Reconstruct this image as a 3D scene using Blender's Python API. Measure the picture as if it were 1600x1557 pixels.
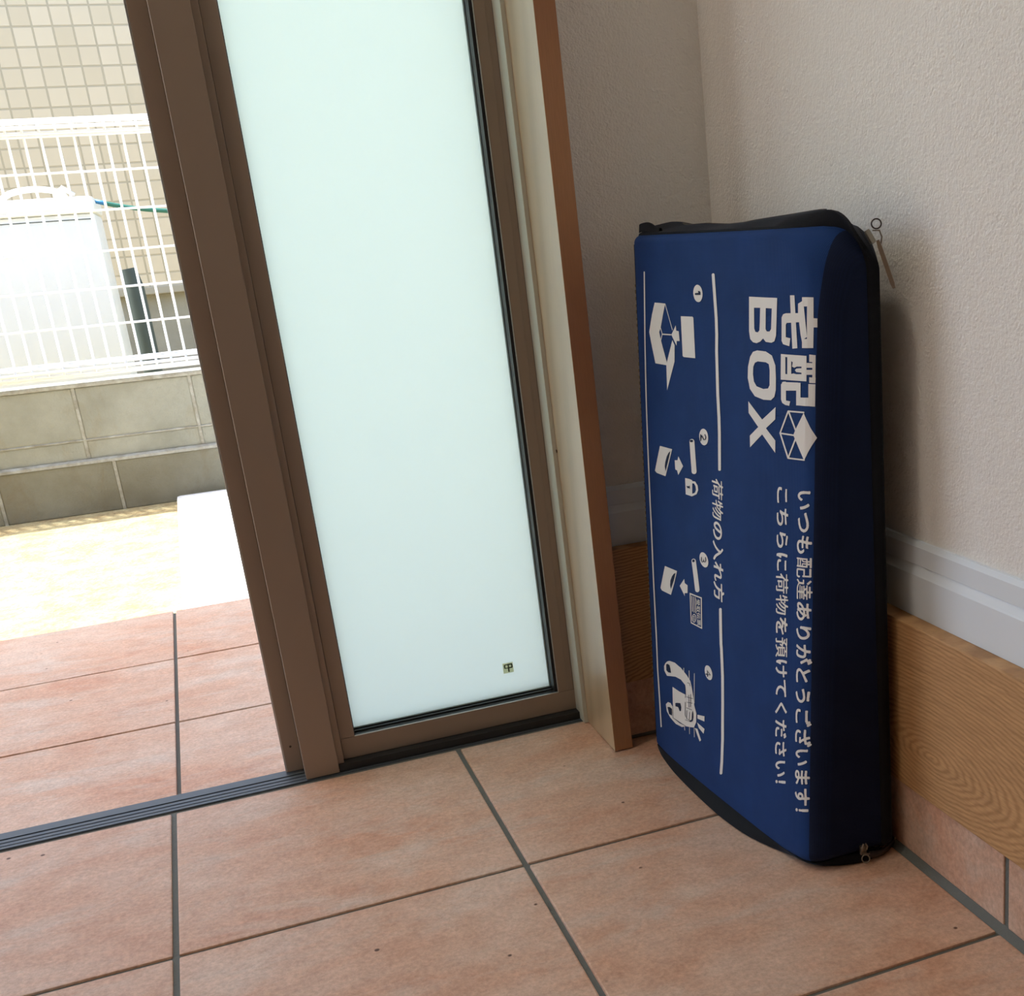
import bpy, bmesh, math, random
EXPO=0.85
SKY_STRENGTH=0.35
SUN_ENERGY=6.0
EAVE=1.73
FILL=4.2
from mathutils import Vector, Matrix, noise
from mathutils.geometry import tessellate_polygon

for o in list(bpy.data.objects): bpy.data.objects.remove(o)
S = bpy.context.scene
COL = S.collection
rnd = random.Random(7)

# ------------------------------------------------------------------ camera
CAM_LOC = (0.10672, -0.99226, 0.54861)
R_RIGHT = (0.91823907, -0.38914219, -0.07352119)
R_DOWN = (-0.19627797, -0.28594279, -0.93792947)
R_FWD = (0.34396507, 0.87567407, -0.33894388)
cam_data = bpy.data.cameras.new('camera')
cam = bpy.data.objects.new('camera', cam_data); COL.objects.link(cam)
r, d, f = Vector(R_RIGHT).normalized(), Vector(R_DOWN).normalized(), Vector(R_FWD).normalized()
M = Matrix((r, -d, -f)).transposed().to_4x4(); M.translation = Vector(CAM_LOC)
cam.matrix_world = M
cam_data.sensor_fit = 'HORIZONTAL'; cam_data.sensor_width = 36.0
cam_data.lens = 1914.77 / 1600 * 36
cam_data.shift_x = (800 - 1109.45) / 1600
cam_data.shift_y = (1022.17 - 778.5) / 1600
cam_data.clip_start = 0.02
S.camera = cam

# ------------------------------------------------------------------ sky, sun, exposure
S.view_settings.view_transform = 'Standard'; S.view_settings.look = 'None'
S.view_settings.gamma = 1.0; S.view_settings.use_curve_mapping = False
S.view_settings.exposure = EXPO
w = bpy.data.worlds.new('sky'); S.world = w; w.use_nodes = True
nt = w.node_tree; nt.nodes.clear()
out = nt.nodes.new('ShaderNodeOutputWorld'); bg = nt.nodes.new('ShaderNodeBackground')
sky = nt.nodes.new('ShaderNodeTexSky'); sky.sky_type = 'NISHITA'; sky.sun_disc = False
sky.sun_elevation = math.radians(62); sky.sun_rotation = math.radians(-70); sky.dust_density = 2.5
hs = nt.nodes.new('ShaderNodeHueSaturation'); hs.inputs['Saturation'].default_value = 1.05
nt.links.new(sky.outputs[0], hs.inputs['Color']); nt.links.new(hs.outputs[0], bg.inputs[0])
bg.inputs[1].default_value = SKY_STRENGTH
nt.links.new(bg.outputs[0], out.inputs[0])
sd = bpy.data.lights.new('sun', 'SUN'); sd.energy = SUN_ENERGY; sd.angle = math.radians(0.6); sd.color = (0.93, 0.97, 1.0)
sun = bpy.data.objects.new('sun', sd); COL.objects.link(sun)
sun.rotation_euler = Vector((-0.42, 0.13, 0.90)).to_track_quat('Z', 'Y').to_euler()
try:
    S.cycles.max_bounces = 14; S.cycles.diffuse_bounces = 8; S.cycles.transmission_bounces = 8
    S.cycles.use_denoising = True; S.cycles.sample_clamp_indirect = 8
except Exception: pass

# warm fill light added under the ceiling to brighten the dark entrance
ld = bpy.data.lights.new('ceiling_fill_light', 'AREA'); ld.shape = 'DISK'; ld.size = 0.34; ld.energy = FILL; ld.color = (1.0, 0.86, 0.70)
fill_light = bpy.data.objects.new('ceiling_fill_light', ld); COL.objects.link(fill_light); fill_light.location = (-0.40, -0.12, 2.335)

# ------------------------------------------------------------------ material helpers
def mat_new(name):
    m = bpy.data.materials.new(name); m.use_nodes = True
    nt = m.node_tree; b = nt.nodes['Principled BSDF']
    return m, nt, b
def simple(name, col, rough=0.6, metal=0.0, spec=0.5, bump=None):
    m, nt, b = mat_new(name)
    b.inputs['Base Color'].default_value = (*col, 1); b.inputs['Roughness'].default_value = rough
    b.inputs['Metallic'].default_value = metal; b.inputs['Specular IOR Level'].default_value = spec
    if bump:
        scale, dist = bump
        tc = nt.nodes.new('ShaderNodeTexCoord'); n = nt.nodes.new('ShaderNodeTexNoise'); n.inputs['Scale'].default_value = scale
        n.inputs['Detail'].default_value = 3
        bp = nt.nodes.new('ShaderNodeBump'); bp.inputs['Distance'].default_value = dist
        nt.links.new(tc.outputs['Object'], n.inputs['Vector']); nt.links.new(n.outputs['Fac'], bp.inputs['Height'])
        nt.links.new(bp.outputs[0], b.inputs['Normal'])
    return m
def N(nt, t, **kw):
    n = nt.nodes.new(t)
    for k, v in kw.items():
        if k in n.inputs: n.inputs[k].default_value = v
        else: setattr(n, k, v)
    return n
def ramp(nt, src, stops):
    r = nt.nodes.new('ShaderNodeValToRGB'); el = r.color_ramp.elements
    while len(el) < len(stops): el.new(0.5)
    for e, (p, c) in zip(el, stops): e.position = p; e.color = (*c, 1)
    nt.links.new(src, r.inputs[0]); return r
def mixc(nt, fac, a, b, mode='MIX'):
    m = nt.nodes.new('ShaderNodeMix'); m.data_type = 'RGBA'; m.blend_type = mode
    for i, v in ((0, fac), (6, a), (7, b)):
        if hasattr(v, 'is_output') or hasattr(v, 'links'): nt.links.new(v, m.inputs[i])
        elif i == 0: m.inputs[0].default_value = v
        else: m.inputs[i].default_value = (*v, 1)
    return m.outputs[2]

def m_tile():
    m, nt, b = mat_new('terracotta_tile')
    L = nt.links
    tc = N(nt, 'ShaderNodeTexCoord')
    mp = N(nt, 'ShaderNodeMapping'); mp.inputs['Scale'].default_value = (1, 1.9, 1.9)
    L.new(tc.outputs['Object'], mp.inputs[0])
    big = N(nt, 'ShaderNodeTexNoise', Scale=5.5, Detail=5.0, Roughness=0.62, Distortion=0.3); L.new(mp.outputs[0], big.inputs['Vector'])
    mp2 = N(nt, 'ShaderNodeMapping'); mp2.inputs['Location'].default_value = (7, 3, 1); mp2.inputs['Scale'].default_value = (1, 2.2, 2.2)
    L.new(tc.outputs['Object'], mp2.inputs[0])
    pale = N(nt, 'ShaderNodeTexNoise', Scale=7.0, Detail=6.0, Roughness=0.65, Distortion=0.5); L.new(mp2.outputs[0], pale.inputs['Vector'])
    fine = N(nt, 'ShaderNodeTexNoise', Scale=220.0, Detail=3.0, Roughness=0.7); L.new(tc.outputs['Object'], fine.inputs['Vector'])
    mid = N(nt, 'ShaderNodeTexNoise', Scale=45.0, Detail=4.0, Roughness=0.7); L.new(tc.outputs['Object'], mid.inputs['Vector'])
    c1 = ramp(nt, big.outputs['Fac'], [(0.28, (0.55, 0.285, 0.180)), (0.46, (0.60, 0.375, 0.265)), (0.64, (0.64, 0.465, 0.365))])
    p1 = ramp(nt, pale.outputs['Fac'], [(0.50, (0, 0, 0)), (0.68, (1, 1, 1))])
    ml = N(nt, 'ShaderNodeMath', operation='MULTIPLY'); ml.inputs[1].default_value = 0.6; L.new(p1.outputs[0], ml.inputs[0])
    c2 = mixc(nt, ml.outputs[0], c1.outputs[0], (0.61, 0.53, 0.46))
    f1 = ramp(nt, fine.outputs['Fac'], [(0.3, (0.80, 0.78, 0.76)), (0.7, (1.12, 1.12, 1.12))])
    c3 = mixc(nt, 1.0, c2, f1.outputs[0], 'MULTIPLY')
    f2 = ramp(nt, mid.outputs['Fac'], [(0.3, (0.88, 0.85, 0.83)), (0.7, (1.08, 1.08, 1.08))])
    c4 = mixc(nt, 1.0, c3, f2.outputs[0], 'MULTIPLY')
    sp = N(nt, 'ShaderNodeTexVoronoi', Scale=28.0); L.new(tc.outputs['Object'], sp.inputs['Vector'])
    s1 = ramp(nt, sp.outputs['Distance'], [(0.045, (1, 1, 1)), (0.07, (0, 0, 0))])
    sel = N(nt, 'ShaderNodeTexNoise', Scale=9.0, Detail=0.0); L.new(tc.outputs['Object'], sel.inputs['Vector'])
    s2 = ramp(nt, sel.outputs['Fac'], [(0.56, (0, 0, 0)), (0.60, (1, 1, 1))])
    sm = N(nt, 'ShaderNodeMath', operation='MULTIPLY'); L.new(s1.outputs[0], sm.inputs[0]); L.new(s2.outputs[0], sm.inputs[1])
    c5 = mixc(nt, sm.outputs[0], c4, (0.10, 0.045, 0.025))
    L.new(c5, b.inputs['Base Color'])
    b.inputs['Roughness'].default_value = 0.52; b.inputs['Specular IOR Level'].default_value = 0.4
    ad = N(nt, 'ShaderNodeMath', operation='ADD'); L.new(fine.outputs['Fac'], ad.inputs[0]); L.new(mid.outputs['Fac'], ad.inputs[1])
    bp = N(nt, 'ShaderNodeBump', Distance=0.0006, Strength=0.7); L.new(ad.outputs[0], bp.inputs['Height']); L.new(bp.outputs[0], b.inputs['Normal'])
    return m
def m_wallpaper():
    m, nt, b = mat_new('white_textured_wallpaper'); L = nt.links
    tc = N(nt, 'ShaderNodeTexCoord')
    n = N(nt, 'ShaderNodeTexNoise', Scale=400.0, Detail=2.0, Roughness=0.5, Distortion=0.3); L.new(tc.outputs['Object'], n.inputs['Vector'])
    n2 = N(nt, 'ShaderNodeTexNoise', Scale=120.0, Detail=2.0); L.new(tc.outputs['Object'], n2.inputs['Vector'])
    ad = N(nt, 'ShaderNodeMath', operation='ADD'); L.new(n.outputs['Fac'], ad.inputs[0]); L.new(n2.outputs['Fac'], ad.inputs[1])
    bp = N(nt, 'ShaderNodeBump', Distance=0.0015, Strength=0.8); L.new(ad.outputs[0], bp.inputs['Height']); L.new(bp.outputs[0], b.inputs['Normal'])
    b.inputs['Base Color'].default_value = (0.82, 0.82, 0.80, 1); b.inputs['Roughness'].default_value = 0.85
    b.inputs['Specular IOR Level'].default_value = 0.2
    return m
def m_wood(name, light, dark, center, scale, ringscale, rough=0.5, strength=0.6, distort=2.2):
    m, nt, b = mat_new(name); L = nt.links
    tc = N(nt, 'ShaderNodeTexCoord')
    mp = N(nt, 'ShaderNodeMapping'); mp.vector_type = 'POINT'
    mp.inputs['Scale'].default_value = scale
    mp.inputs['Location'].default_value = tuple(-c * s for c, s in zip(center, scale))
    L.new(tc.outputs['Object'], mp.inputs[0])
    wv = N(nt, 'ShaderNodeTexWave', Scale=ringscale, Distortion=distort, Detail=3.0); wv.wave_type = 'RINGS'; wv.rings_direction = 'SPHERICAL'
    wv.inputs['Detail Scale'].default_value = 1.3; wv.inputs['Detail Roughness'].default_value = 0.55
    L.new(mp.outputs[0], wv.inputs['Vector'])
    fm = N(nt, 'ShaderNodeMapping'); fm.inputs['Scale'].default_value = tuple(1.0 if s == min(scale) else 22.0 for s in scale)
    L.new(tc.outputs['Object'], fm.inputs[0])
    fib = N(nt, 'ShaderNodeTexNoise', Scale=34.0, Detail=5.0, Roughness=0.7); L.new(fm.outputs[0], fib.inputs['Vector'])
    c1 = ramp(nt, wv.outputs['Fac'], [(0.05, dark), (0.35, tuple(a * 0.45 + b_ * 0.55 for a, b_ in zip(dark, light))), (0.9, light)])
    f1 = ramp(nt, fib.outputs['Fac'], [(0.3, (0.72, 0.70, 0.66)), (0.65, (1.08, 1.08, 1.08))])
    c2 = mixc(nt, strength, c1.outputs[0], f1.outputs[0], 'MULTIPLY')
    L.new(c2, b.inputs['Base Color']); b.inputs['Roughness'].default_value = rough
    b.inputs['Specular IOR Level'].default_value = 0.45
    bp = N(nt, 'ShaderNodeBump', Distance=0.0003, Strength=0.5); L.new(fib.outputs['Fac'], bp.inputs['Height']); L.new(bp.outputs[0], b.inputs['Normal'])
    if name.startswith('jamb'): b.inputs['Coat Weight'].default_value = 1.0 if 'pale' in name else 0.25; b.inputs['Coat Roughness'].default_value = 0.32; b.inputs['Coat IOR'].default_value = 1.5
    return m
def m_fabric(name, col, weave=0.00105, rough=0.75, sheen=0.15, amt=0.5):
    m, nt, b = mat_new(name); L = nt.links
    tc = N(nt, 'ShaderNodeTexCoord')
    sep = N(nt, 'ShaderNodeSeparateXYZ'); L.new(tc.outputs['Object'], sep.inputs[0])
    def sinw(a, bb, sgn):
        ad = N(nt, 'ShaderNodeMath', operation='ADD' if sgn > 0 else 'SUBTRACT'); L.new(a, ad.inputs[0]); L.new(bb, ad.inputs[1])
        mu = N(nt, 'ShaderNodeMath', operation='MULTIPLY'); mu.inputs[1].default_value = math.pi / weave; L.new(ad.outputs[0], mu.inputs[0])
        s = N(nt, 'ShaderNodeMath', operation='SINE'); L.new(mu.outputs[0], s.inputs[0]); return s.outputs[0]
    a = sinw(sep.outputs['Y'], sep.outputs['Z'], 1); c = sinw(sep.outputs['Y'], sep.outputs['Z'], -1)
    pr = N(nt, 'ShaderNodeMath', operation='MULTIPLY'); L.new(a, pr.inputs[0]); L.new(c, pr.inputs[1])
    mr = N(nt, 'ShaderNodeMapRange'); mr.inputs['From Min'].default_value = -1; L.new(pr.outputs[0], mr.inputs[0])
    nz = N(nt, 'ShaderNodeTexNoise', Scale=25.0, Detail=3.0); L.new(tc.outputs['Object'], nz.inputs['Vector'])
    cc = ramp(nt, mr.outputs[0], [(0.0, tuple(v * (1 - amt * 0.45) for v in col)), (1.0, tuple(v * (1 + amt * 0.45) for v in col))])
    nn = ramp(nt, nz.outputs['Fac'], [(0.3, (0.9, 0.9, 0.9)), (0.7, (1.08, 1.08, 1.08))])
    colr = mixc(nt, 1.0, cc.outputs[0], nn.outputs[0], 'MULTIPLY')
    L.new(colr, b.inputs['Base Color'])
    bp = N(nt, 'ShaderNodeBump', Distance=0.0003, Strength=0.5); L.new(mr.outputs[0], bp.inputs['Height']); L.new(bp.outputs[0], b.inputs['Normal'])
    b.inputs['Roughness'].default_value = rough; b.inputs['Specular IOR Level'].default_value = 0.15
    b.inputs['Sheen Weight'].default_value = sheen; b.inputs['Sheen Roughness'].default_value = 0.4
    b.inputs['Sheen Tint'].default_value = (0.5, 0.65, 1.0, 1)
    return m
def m_concrete(name, col, col2, stain=(0.16, 0.13, 0.08), scale=6.0, amt=0.5):
    m, nt, b = mat_new(name); L = nt.links
    tc = N(nt, 'ShaderNodeTexCoord')
    a = N(nt, 'ShaderNodeTexNoise', Scale=scale, Detail=6.0, Roughness=0.6); L.new(tc.outputs['Object'], a.inputs['Vector'])
    mp = N(nt, 'ShaderNodeMapping'); mp.inputs['Scale'].default_value = (1, 1, 0.35); L.new(tc.outputs['Object'], mp.inputs[0])
    s = N(nt, 'ShaderNodeTexNoise', Scale=9.0, Detail=5.0, Roughness=0.65, Distortion=0.6); L.new(mp.outputs[0], s.inputs['Vector'])
    g = N(nt, 'ShaderNodeTexNoise', Scale=160.0, Detail=3.0); L.new(tc.outputs['Object'], g.inputs['Vector'])
    c1 = ramp(nt, a.outputs['Fac'], [(0.32, col), (0.66, col2)])
    s1 = ramp(nt, s.outputs['Fac'], [(0.56, (0, 0, 0)), (0.75, (1, 1, 1))])
    ml = N(nt, 'ShaderNodeMath', operation='MULTIPLY'); ml.inputs[1].default_value = amt; L.new(s1.outputs[0], ml.inputs[0])
    c2 = mixc(nt, ml.outputs[0], c1.outputs[0], stain)
    L.new(c2, b.inputs['Base Color']); b.inputs['Roughness'].default_value = 0.9
    bp = N(nt, 'ShaderNodeBump', Distance=0.003, Strength=0.7); L.new(g.outputs['Fac'], bp.inputs['Height']); L.new(bp.outputs[0], b.inputs['Normal'])
    return m
def m_neighbour_tile():
    m, nt, b = mat_new('cream_square_facade_tile'); L = nt.links
    tc = N(nt, 'ShaderNodeTexCoord')
    mp = N(nt, 'ShaderNodeMapping'); mp.inputs['Rotation'].default_value = (math.radians(90), 0, 0)
    mp.inputs['Location'].default_value = (0.034, 0, 0.0)
    sep = N(nt, 'ShaderNodeSeparateXYZ'); L.new(tc.outputs['Object'], sep.inputs[0])
    cmb = N(nt, 'ShaderNodeCombineXYZ'); L.new(sep.outputs['X'], cmb.inputs['X']); L.new(sep.outputs['Z'], cmb.inputs['Y'])
    br = N(nt, 'ShaderNodeTexBrick', Scale=1.0); br.offset = 0.0; br.squash = 1.0
    br.inputs['Brick Width'].default_value = 0.0895; br.inputs['Row Height'].default_value = 0.0895
    br.inputs['Mortar Size'].default_value = 0.005; br.inputs['Mortar Smooth'].default_value = 0.3
    br.inputs['Color1'].default_value = (0.66, 0.565, 0.40, 1); br.inputs['Color2'].default_value = (0.58, 0.49, 0.33, 1)
    br.inputs['Mortar'].default_value = (0.45, 0.385, 0.26, 1); br.inputs['Bias'].default_value = -0.2
    L.new(cmb.outputs[0], br.inputs['Vector'])
    L.new(br.outputs['Color'], b.inputs['Base Color']); b.inputs['Roughness'].default_value = 0.45
    bp = N(nt, 'ShaderNodeBump', Distance=0.004, Strength=0.6); bp.invert = True; L.new(br.outputs['Fac'], bp.inputs['Height']); L.new(bp.outputs[0], b.inputs['Normal'])
    return m
def m_ground():
    m, nt, b = mat_new('dry_yellow_soil'); L = nt.links
    tc = N(nt, 'ShaderNodeTexCoord')
    a = N(nt, 'ShaderNodeTexNoise', Scale=14.0, Detail=7.0, Roughness=0.7); L.new(tc.outputs['Object'], a.inputs['Vector'])
    g = N(nt, 'ShaderNodeTexNoise', Scale=90.0, Detail=4.0); L.new(tc.outputs['Object'], g.inputs['Vector'])
    c1 = ramp(nt, a.outputs['Fac'], [(0.3, (0.36, 0.24, 0.10)), (0.6, (0.50, 0.42, 0.22))])
    f1 = ramp(nt, g.outputs['Fac'], [(0.3, (0.7, 0.7, 0.7)), (0.7, (1.1, 1.1, 1.1))])
    L.new(mixc(nt, 1.0, c1.outputs[0], f1.outputs[0], 'MULTIPLY'), b.inputs['Base Color']); b.inputs['Roughness'].default_value = 0.95
    bp = N(nt, 'ShaderNodeBump', Distance=0.008, Strength=0.8); L.new(g.outputs['Fac'], bp.inputs['Height']); L.new(bp.outputs[0], b.inputs['Normal'])
    return m
def m_frosted():
    m = bpy.data.materials.new('frosted_glass'); m.use_nodes = True; nt = m.node_tree; nt.nodes.clear(); L = nt.links
    o = N(nt, 'ShaderNodeOutputMaterial'); tr = N(nt, 'ShaderNodeBsdfTranslucent'); df = N(nt, 'ShaderNodeBsdfDiffuse')
    gl = N(nt, 'ShaderNodeBsdfGlossy', Roughness=0.25); mx = N(nt, 'ShaderNodeMixShader'); m2 = N(nt, 'ShaderNodeMixShader')
    tr.inputs['Color'].default_value = (0.865, 0.965, 0.92, 1); df.inputs['Color'].default_value = (0.78, 0.85, 0.82, 1)
    gl.inputs['Color'].default_value = (0.9, 1, 1, 1)
    mx.inputs[0].default_value = 0.12; L.new(tr.outputs[0], mx.inputs[1]); L.new(df.outputs[0], mx.inputs[2])
    m2.inputs[0].default_value = 0.03; L.new(mx.outputs[0], m2.inputs[1]); L.new(gl.outputs[0], m2.inputs[2])
    L.new(m2.outputs[0], o.inputs[0]); return m

def m_sticker():
    m = bpy.data.materials.new('gold_sticker'); m.use_nodes = True; nt = m.node_tree; nt.nodes.clear(); L = nt.links
    o = N(nt, 'ShaderNodeOutputMaterial'); tr = N(nt, 'ShaderNodeBsdfTranslucent'); df = N(nt, 'ShaderNodeBsdfDiffuse'); mx = N(nt, 'ShaderNodeMixShader')
    tr.inputs['Color'].default_value = (0.75, 0.78, 0.5, 1); df.inputs['Color'].default_value = (0.7, 0.7, 0.5, 1); mx.inputs[0].default_value = 0.45
    L.new(tr.outputs[0], mx.inputs[1]); L.new(df.outputs[0], mx.inputs[2]); L.new(mx.outputs[0], o.inputs[0]); return m
MT = dict(
    tile=m_tile(), grout=simple('grey_grout', (0.135, 0.145, 0.135), 0.95, bump=(300, 0.0008)),
    paper=m_wallpaper(),
    board=m_wood('oak_board', (0.56, 0.33, 0.155), (0.43, 0.235, 0.10), (0.605, -0.205, 0.112), (1.0, 1.0, 3.2), 27, strength=0.9, distort=4.5),
    board_back=m_wood('oak_board_back', (0.54, 0.31, 0.145), (0.33, 0.165, 0.065), (0.60, 0.21, 0.05), (1.0, 1.0, 3.3), 30, strength=0.7, distort=5.0),
    jamb=m_wood('jamb_wood', (0.40, 0.195, 0.085), (0.33, 0.145, 0.06), (0.46, 0.2, -3.0), (6.0, 6.0, 0.25), 4, rough=0.42, strength=0.45, distort=1.0),
    jamb_lit=m_wood('jamb_wood_pale', (0.54, 0.41, 0.26), (0.47, 0.35, 0.21), (0.46, 0.2, -3.0), (6.0, 6.0, 0.25), 4, rough=0.42, strength=0.45, distort=1.0),
    white=simple('white_painted_trim', (0.74, 0.82, 0.90), 0.45),
    bronze=simple('bronze_aluminium', (0.31, 0.245, 0.195), 0.45, metal=0.2, spec=0.5, bump=(900, 0.00005)),
    bronze_dark=simple('bronze_groove', (0.05, 0.033, 0.024), 0.5, metal=0.2),
    silver=simple('silver_edge', (0.50, 0.50, 0.49), 0.35, metal=0.6),
    gasket=simple('black_rubber_gasket', (0.016, 0.018, 0.020), 0.5),
    pale=simple('pale_seal_strip', (0.55, 0.57, 0.50), 0.5),
    track=simple('blue_grey_track', (0.085, 0.105, 0.125), 0.5, metal=0.1), trackd=simple('track_groove', (0.02, 0.025, 0.032), 0.6),
    frosted=m_frosted(),
    gold=m_sticker(), darkgreen=simple('dark_green_ink', (0.03, 0.05, 0.01), 0.5),
    navy=m_fabric('navy_polyester', (0.0095, 0.040, 0.160), sheen=0.03, amt=0.7),
    navy_side=m_fabric('dark_navy_side', (0.0055, 0.012, 0.040), sheen=0.02, amt=0.4),
    black=m_fabric('black_nylon_tape', (0.008, 0.009, 0.012), weave=0.0012, sheen=0.08),
    ink=simple('white_ink', (0.74, 0.74, 0.73), 0.6, spec=0.3), inkdark=simple('navy_ink', (0.010, 0.022, 0.06), 0.7, spec=0.2),
    teeth=simple('grey_zip_coil', (0.10, 0.10, 0.10), 0.4), nickel=simple('nickel_zip_metal', (0.26, 0.235, 0.19), 0.38, metal=0.8),
    thread=simple('pale_thread', (0.42, 0.38, 0.26), 0.8), lacq=simple('dark_lacquered_metal', (0.06, 0.05, 0.05), 0.35, metal=0.7),
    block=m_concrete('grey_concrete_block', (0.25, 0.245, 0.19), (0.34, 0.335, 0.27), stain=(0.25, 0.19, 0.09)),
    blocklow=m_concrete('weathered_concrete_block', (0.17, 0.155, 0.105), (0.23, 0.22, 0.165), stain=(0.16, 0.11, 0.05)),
    mortar=m_concrete('pale_mortar', (0.26, 0.24, 0.18), (0.42, 0.41, 0.35), scale=30),
    slab=simple('pale_concrete_slab', (0.72, 0.71, 0.68), 0.9),
    soil=m_ground(), ntile=m_neighbour_tile(), nfound=m_concrete('grey_foundation', (0.27, 0.25, 0.19), (0.33, 0.31, 0.24), amt=0.2),
    wire=simple('white_coated_wire', (0.82, 0.83, 0.82), 0.5), heater=simple('white_enamel', (0.80, 0.82, 0.79), 0.45),
    hose=simple('green_hose', (0.03, 0.16, 0.11), 0.45), hoseblue=simple('blue_hose', (0.04, 0.20, 0.38), 0.4), green_grey=simple('dark_green_grey', (0.06, 0.08, 0.07), 0.6),
    ceil=simple('ceiling_white', (0.82, 0.81, 0.78), 0.9), rear=simple('dark_hall_wall', (0.22, 0.17, 0.13), 0.9),
    render=simple('cream_render', (0.62, 0.58, 0.50), 0.9), soffit=simple('white_soffit', (0.75, 0.74, 0.70), 0.9),
)

# ------------------------------------------------------------------ mesh helpers
LOC = {}
def wloc(o): return LOC.get(o.name, Vector((0, 0, 0))) if o is not None else Vector((0, 0, 0))
def obj(name, bm, mats, parent=None, smooth=False, recalc=True):
    if recalc: bmesh.ops.recalc_face_normals(bm, faces=bm.faces)
    off = wloc(parent)
    if off.length: bmesh.ops.translate(bm, verts=bm.verts, vec=-off)
    me = bpy.data.meshes.new(name); bm.to_mesh(me); bm.free()
    if not isinstance(mats, (list, tuple)): mats = [mats]
    for m in mats: me.materials.append(MT[m] if isinstance(m, str) else m)
    if smooth:
        for p in me.polygons: p.use_smooth = True
        if smooth is not True: me.set_sharp_from_angle(angle=math.radians(smooth))
    o = bpy.data.objects.new(name, me); COL.objects.link(o)
    if parent is not None: o.parent = parent; LOC[o.name] = off
    return o
def thing(name, loc, label, cat, group=None):
    o = bpy.data.objects.new(name, None); COL.objects.link(o); o.location = loc; o.empty_display_size = 0.1
    LOC[o.name] = Vector(loc); o['label'] = label; o['category'] = cat
    if group: o['group'] = group
    return o
def tag(o, label, cat): o['label'] = label; o['category'] = cat; return o
def struct(name, bm, mats, smooth=False):
    o = obj(name, bm, mats, smooth=smooth); o['kind'] = 'structure'; return o
def box(bm, x0, x1, y0, y1, z0, z1, mi=0, bev=0.0):
    vs = [bm.verts.new((x, y, z)) for x in (x0, x1) for y in (y0, y1) for z in (z0, z1)]
    fs = []
    for q in ((0, 1, 3, 2), (4, 6, 7, 5), (0, 4, 5, 1), (2, 3, 7, 6), (0, 2, 6, 4), (1, 5, 7, 3)):
        fc = bm.faces.new([vs[i] for i in q]); fc.material_index = mi; fs.append(fc)
    if bev:
        es = list({e for fc in fs for e in fc.edges})
        r = bmesh.ops.bevel(bm, geom=es, offset=bev, segments=2, profile=0.6, affect='EDGES')
        for fc in r['faces']: fc.material_index = mi
    return vs
def bx(*a, **k):
    bm = bmesh.new(); box(bm, *a, **k); return bm
def prism(bm, prof, axis, a0, a1, mi=0):
    """extrude a 2D profile along axis; profile coords are the other two axes in xyz order"""
    def P(p, a):
        l = list(p); l.insert(axis, a); return l
    A = [bm.verts.new(P(p, a0)) for p in prof]; B = [bm.verts.new(P(p, a1)) for p in prof]; n = len(prof)
    for i in range(n):
        bm.faces.new([A[i], A[(i + 1) % n], B[(i + 1) % n], B[i]]).material_index = mi
    bm.faces.new(A[::-1]).material_index = mi; bm.faces.new(B).material_index = mi
def tube(bm, pts, rad, n=8, mi=0, closed=False, cap=True):
    pts = [Vector(p) for p in pts]; rings = []; m = len(pts)
    up = Vector((0, 0, 1))
    for i, p in enumerate(pts):
        a = pts[(i - 1) % m] if closed else pts[max(0, i - 1)]; b = pts[(i + 1) % m] if closed else pts[min(m - 1, i + 1)]
        t = (b - a).normalized()
        if abs(t.dot(up)) > 0.98: up = Vector((1, 0.1, 0)).normalized()
        s = t.cross(up).normalized(); u = s.cross(t).normalized(); up = u
        rr = rad[i] if isinstance(rad, (list, tuple)) else rad
        rings.append([bm.verts.new(p + (s * math.cos(2 * math.pi * k / n) + u * math.sin(2 * math.pi * k / n)) * rr) for k in range(n)])
    for i in range(m if closed else m - 1):
        A, B = rings[i], rings[(i + 1) % m]
        for k in range(n): bm.faces.new([A[k], A[(k + 1) % n], B[(k + 1) % n], B[k]]).material_index = mi
    if cap and not closed:
        bm.faces.new(rings[0][::-1]).material_index = mi; bm.faces.new(rings[-1]).material_index = mi
def tiles(bm, xs, ys, ztop, zbot, gap, bev):
    """rows of bevelled floor tiles between the grid lines xs / ys"""
    for i in range(len(xs) - 1):
        for j in range(len(ys) - 1):
            g = gap / 2
            dz = rnd.uniform(-0.0003, 0.0003)
            box(bm, xs[i] + g, xs[i + 1] - g, ys[j] + g, ys[j + 1] - g, zbot, ztop + dz, 0, bev)

# ------------------------------------------------------------------ room shell
XW, YW = 0.628, 0.235           # wallpaper planes
XL, YREAR, ZC = -1.05, -2.15, 2.4
bm = bmesh.new()
box(bm, XL - 0.1, XW + 0.1, YREAR - 0.1, 0.3055, -0.06, -0.0022, 1)
xs = [-1.2 + 0.3 * k for k in range(7)] ; xs[0] = -1.2
xs = [-1.5, ] + xs
tiles(bm, xs[1:-1] + [0.6050], [-2.7 + 0.3 * k for k in range(11)] , 0.0, -0.006, 0.005, 0.0016)
prism(bm, [(0.6022, -0.0035), (0.6022, -0.0006), (0.6090, 0.0052), (0.615, 0.0052), (0.615, -0.0035)], 1, YREAR, 0.225, 1)
struct('floor', bm, ['tile', 'grout'])
struct('wall_right', bx(XW, XW + 0.12, YREAR, YW + 0.1, 0.0, ZC), 'paper')
bm = bmesh.new()
box(bm, 0.4735, XW + 0.12, YW, 0.42, 0.0, ZC); box(bm, XL, 0.4735, YW, 0.42, 2.25, ZC); box(bm, XL, -0.98, YW, 0.42, 0.0, 2.25)
struct('wall_back', bm, 'paper')
struct('wall_left', bx(XL - 0.1, XL, YREAR, 0.42, 0.0, ZC), 'paper')
struct('wall_front', bx(XL - 0.1, XW + 0.12, YREAR - 0.1, YREAR, 0.0, ZC), 'rear')
struct('ceiling', bx(XL - 0.1, XW + 0.12, YREAR - 0.1, 0.42, ZC, ZC + 0.1), 'ceil')
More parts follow.
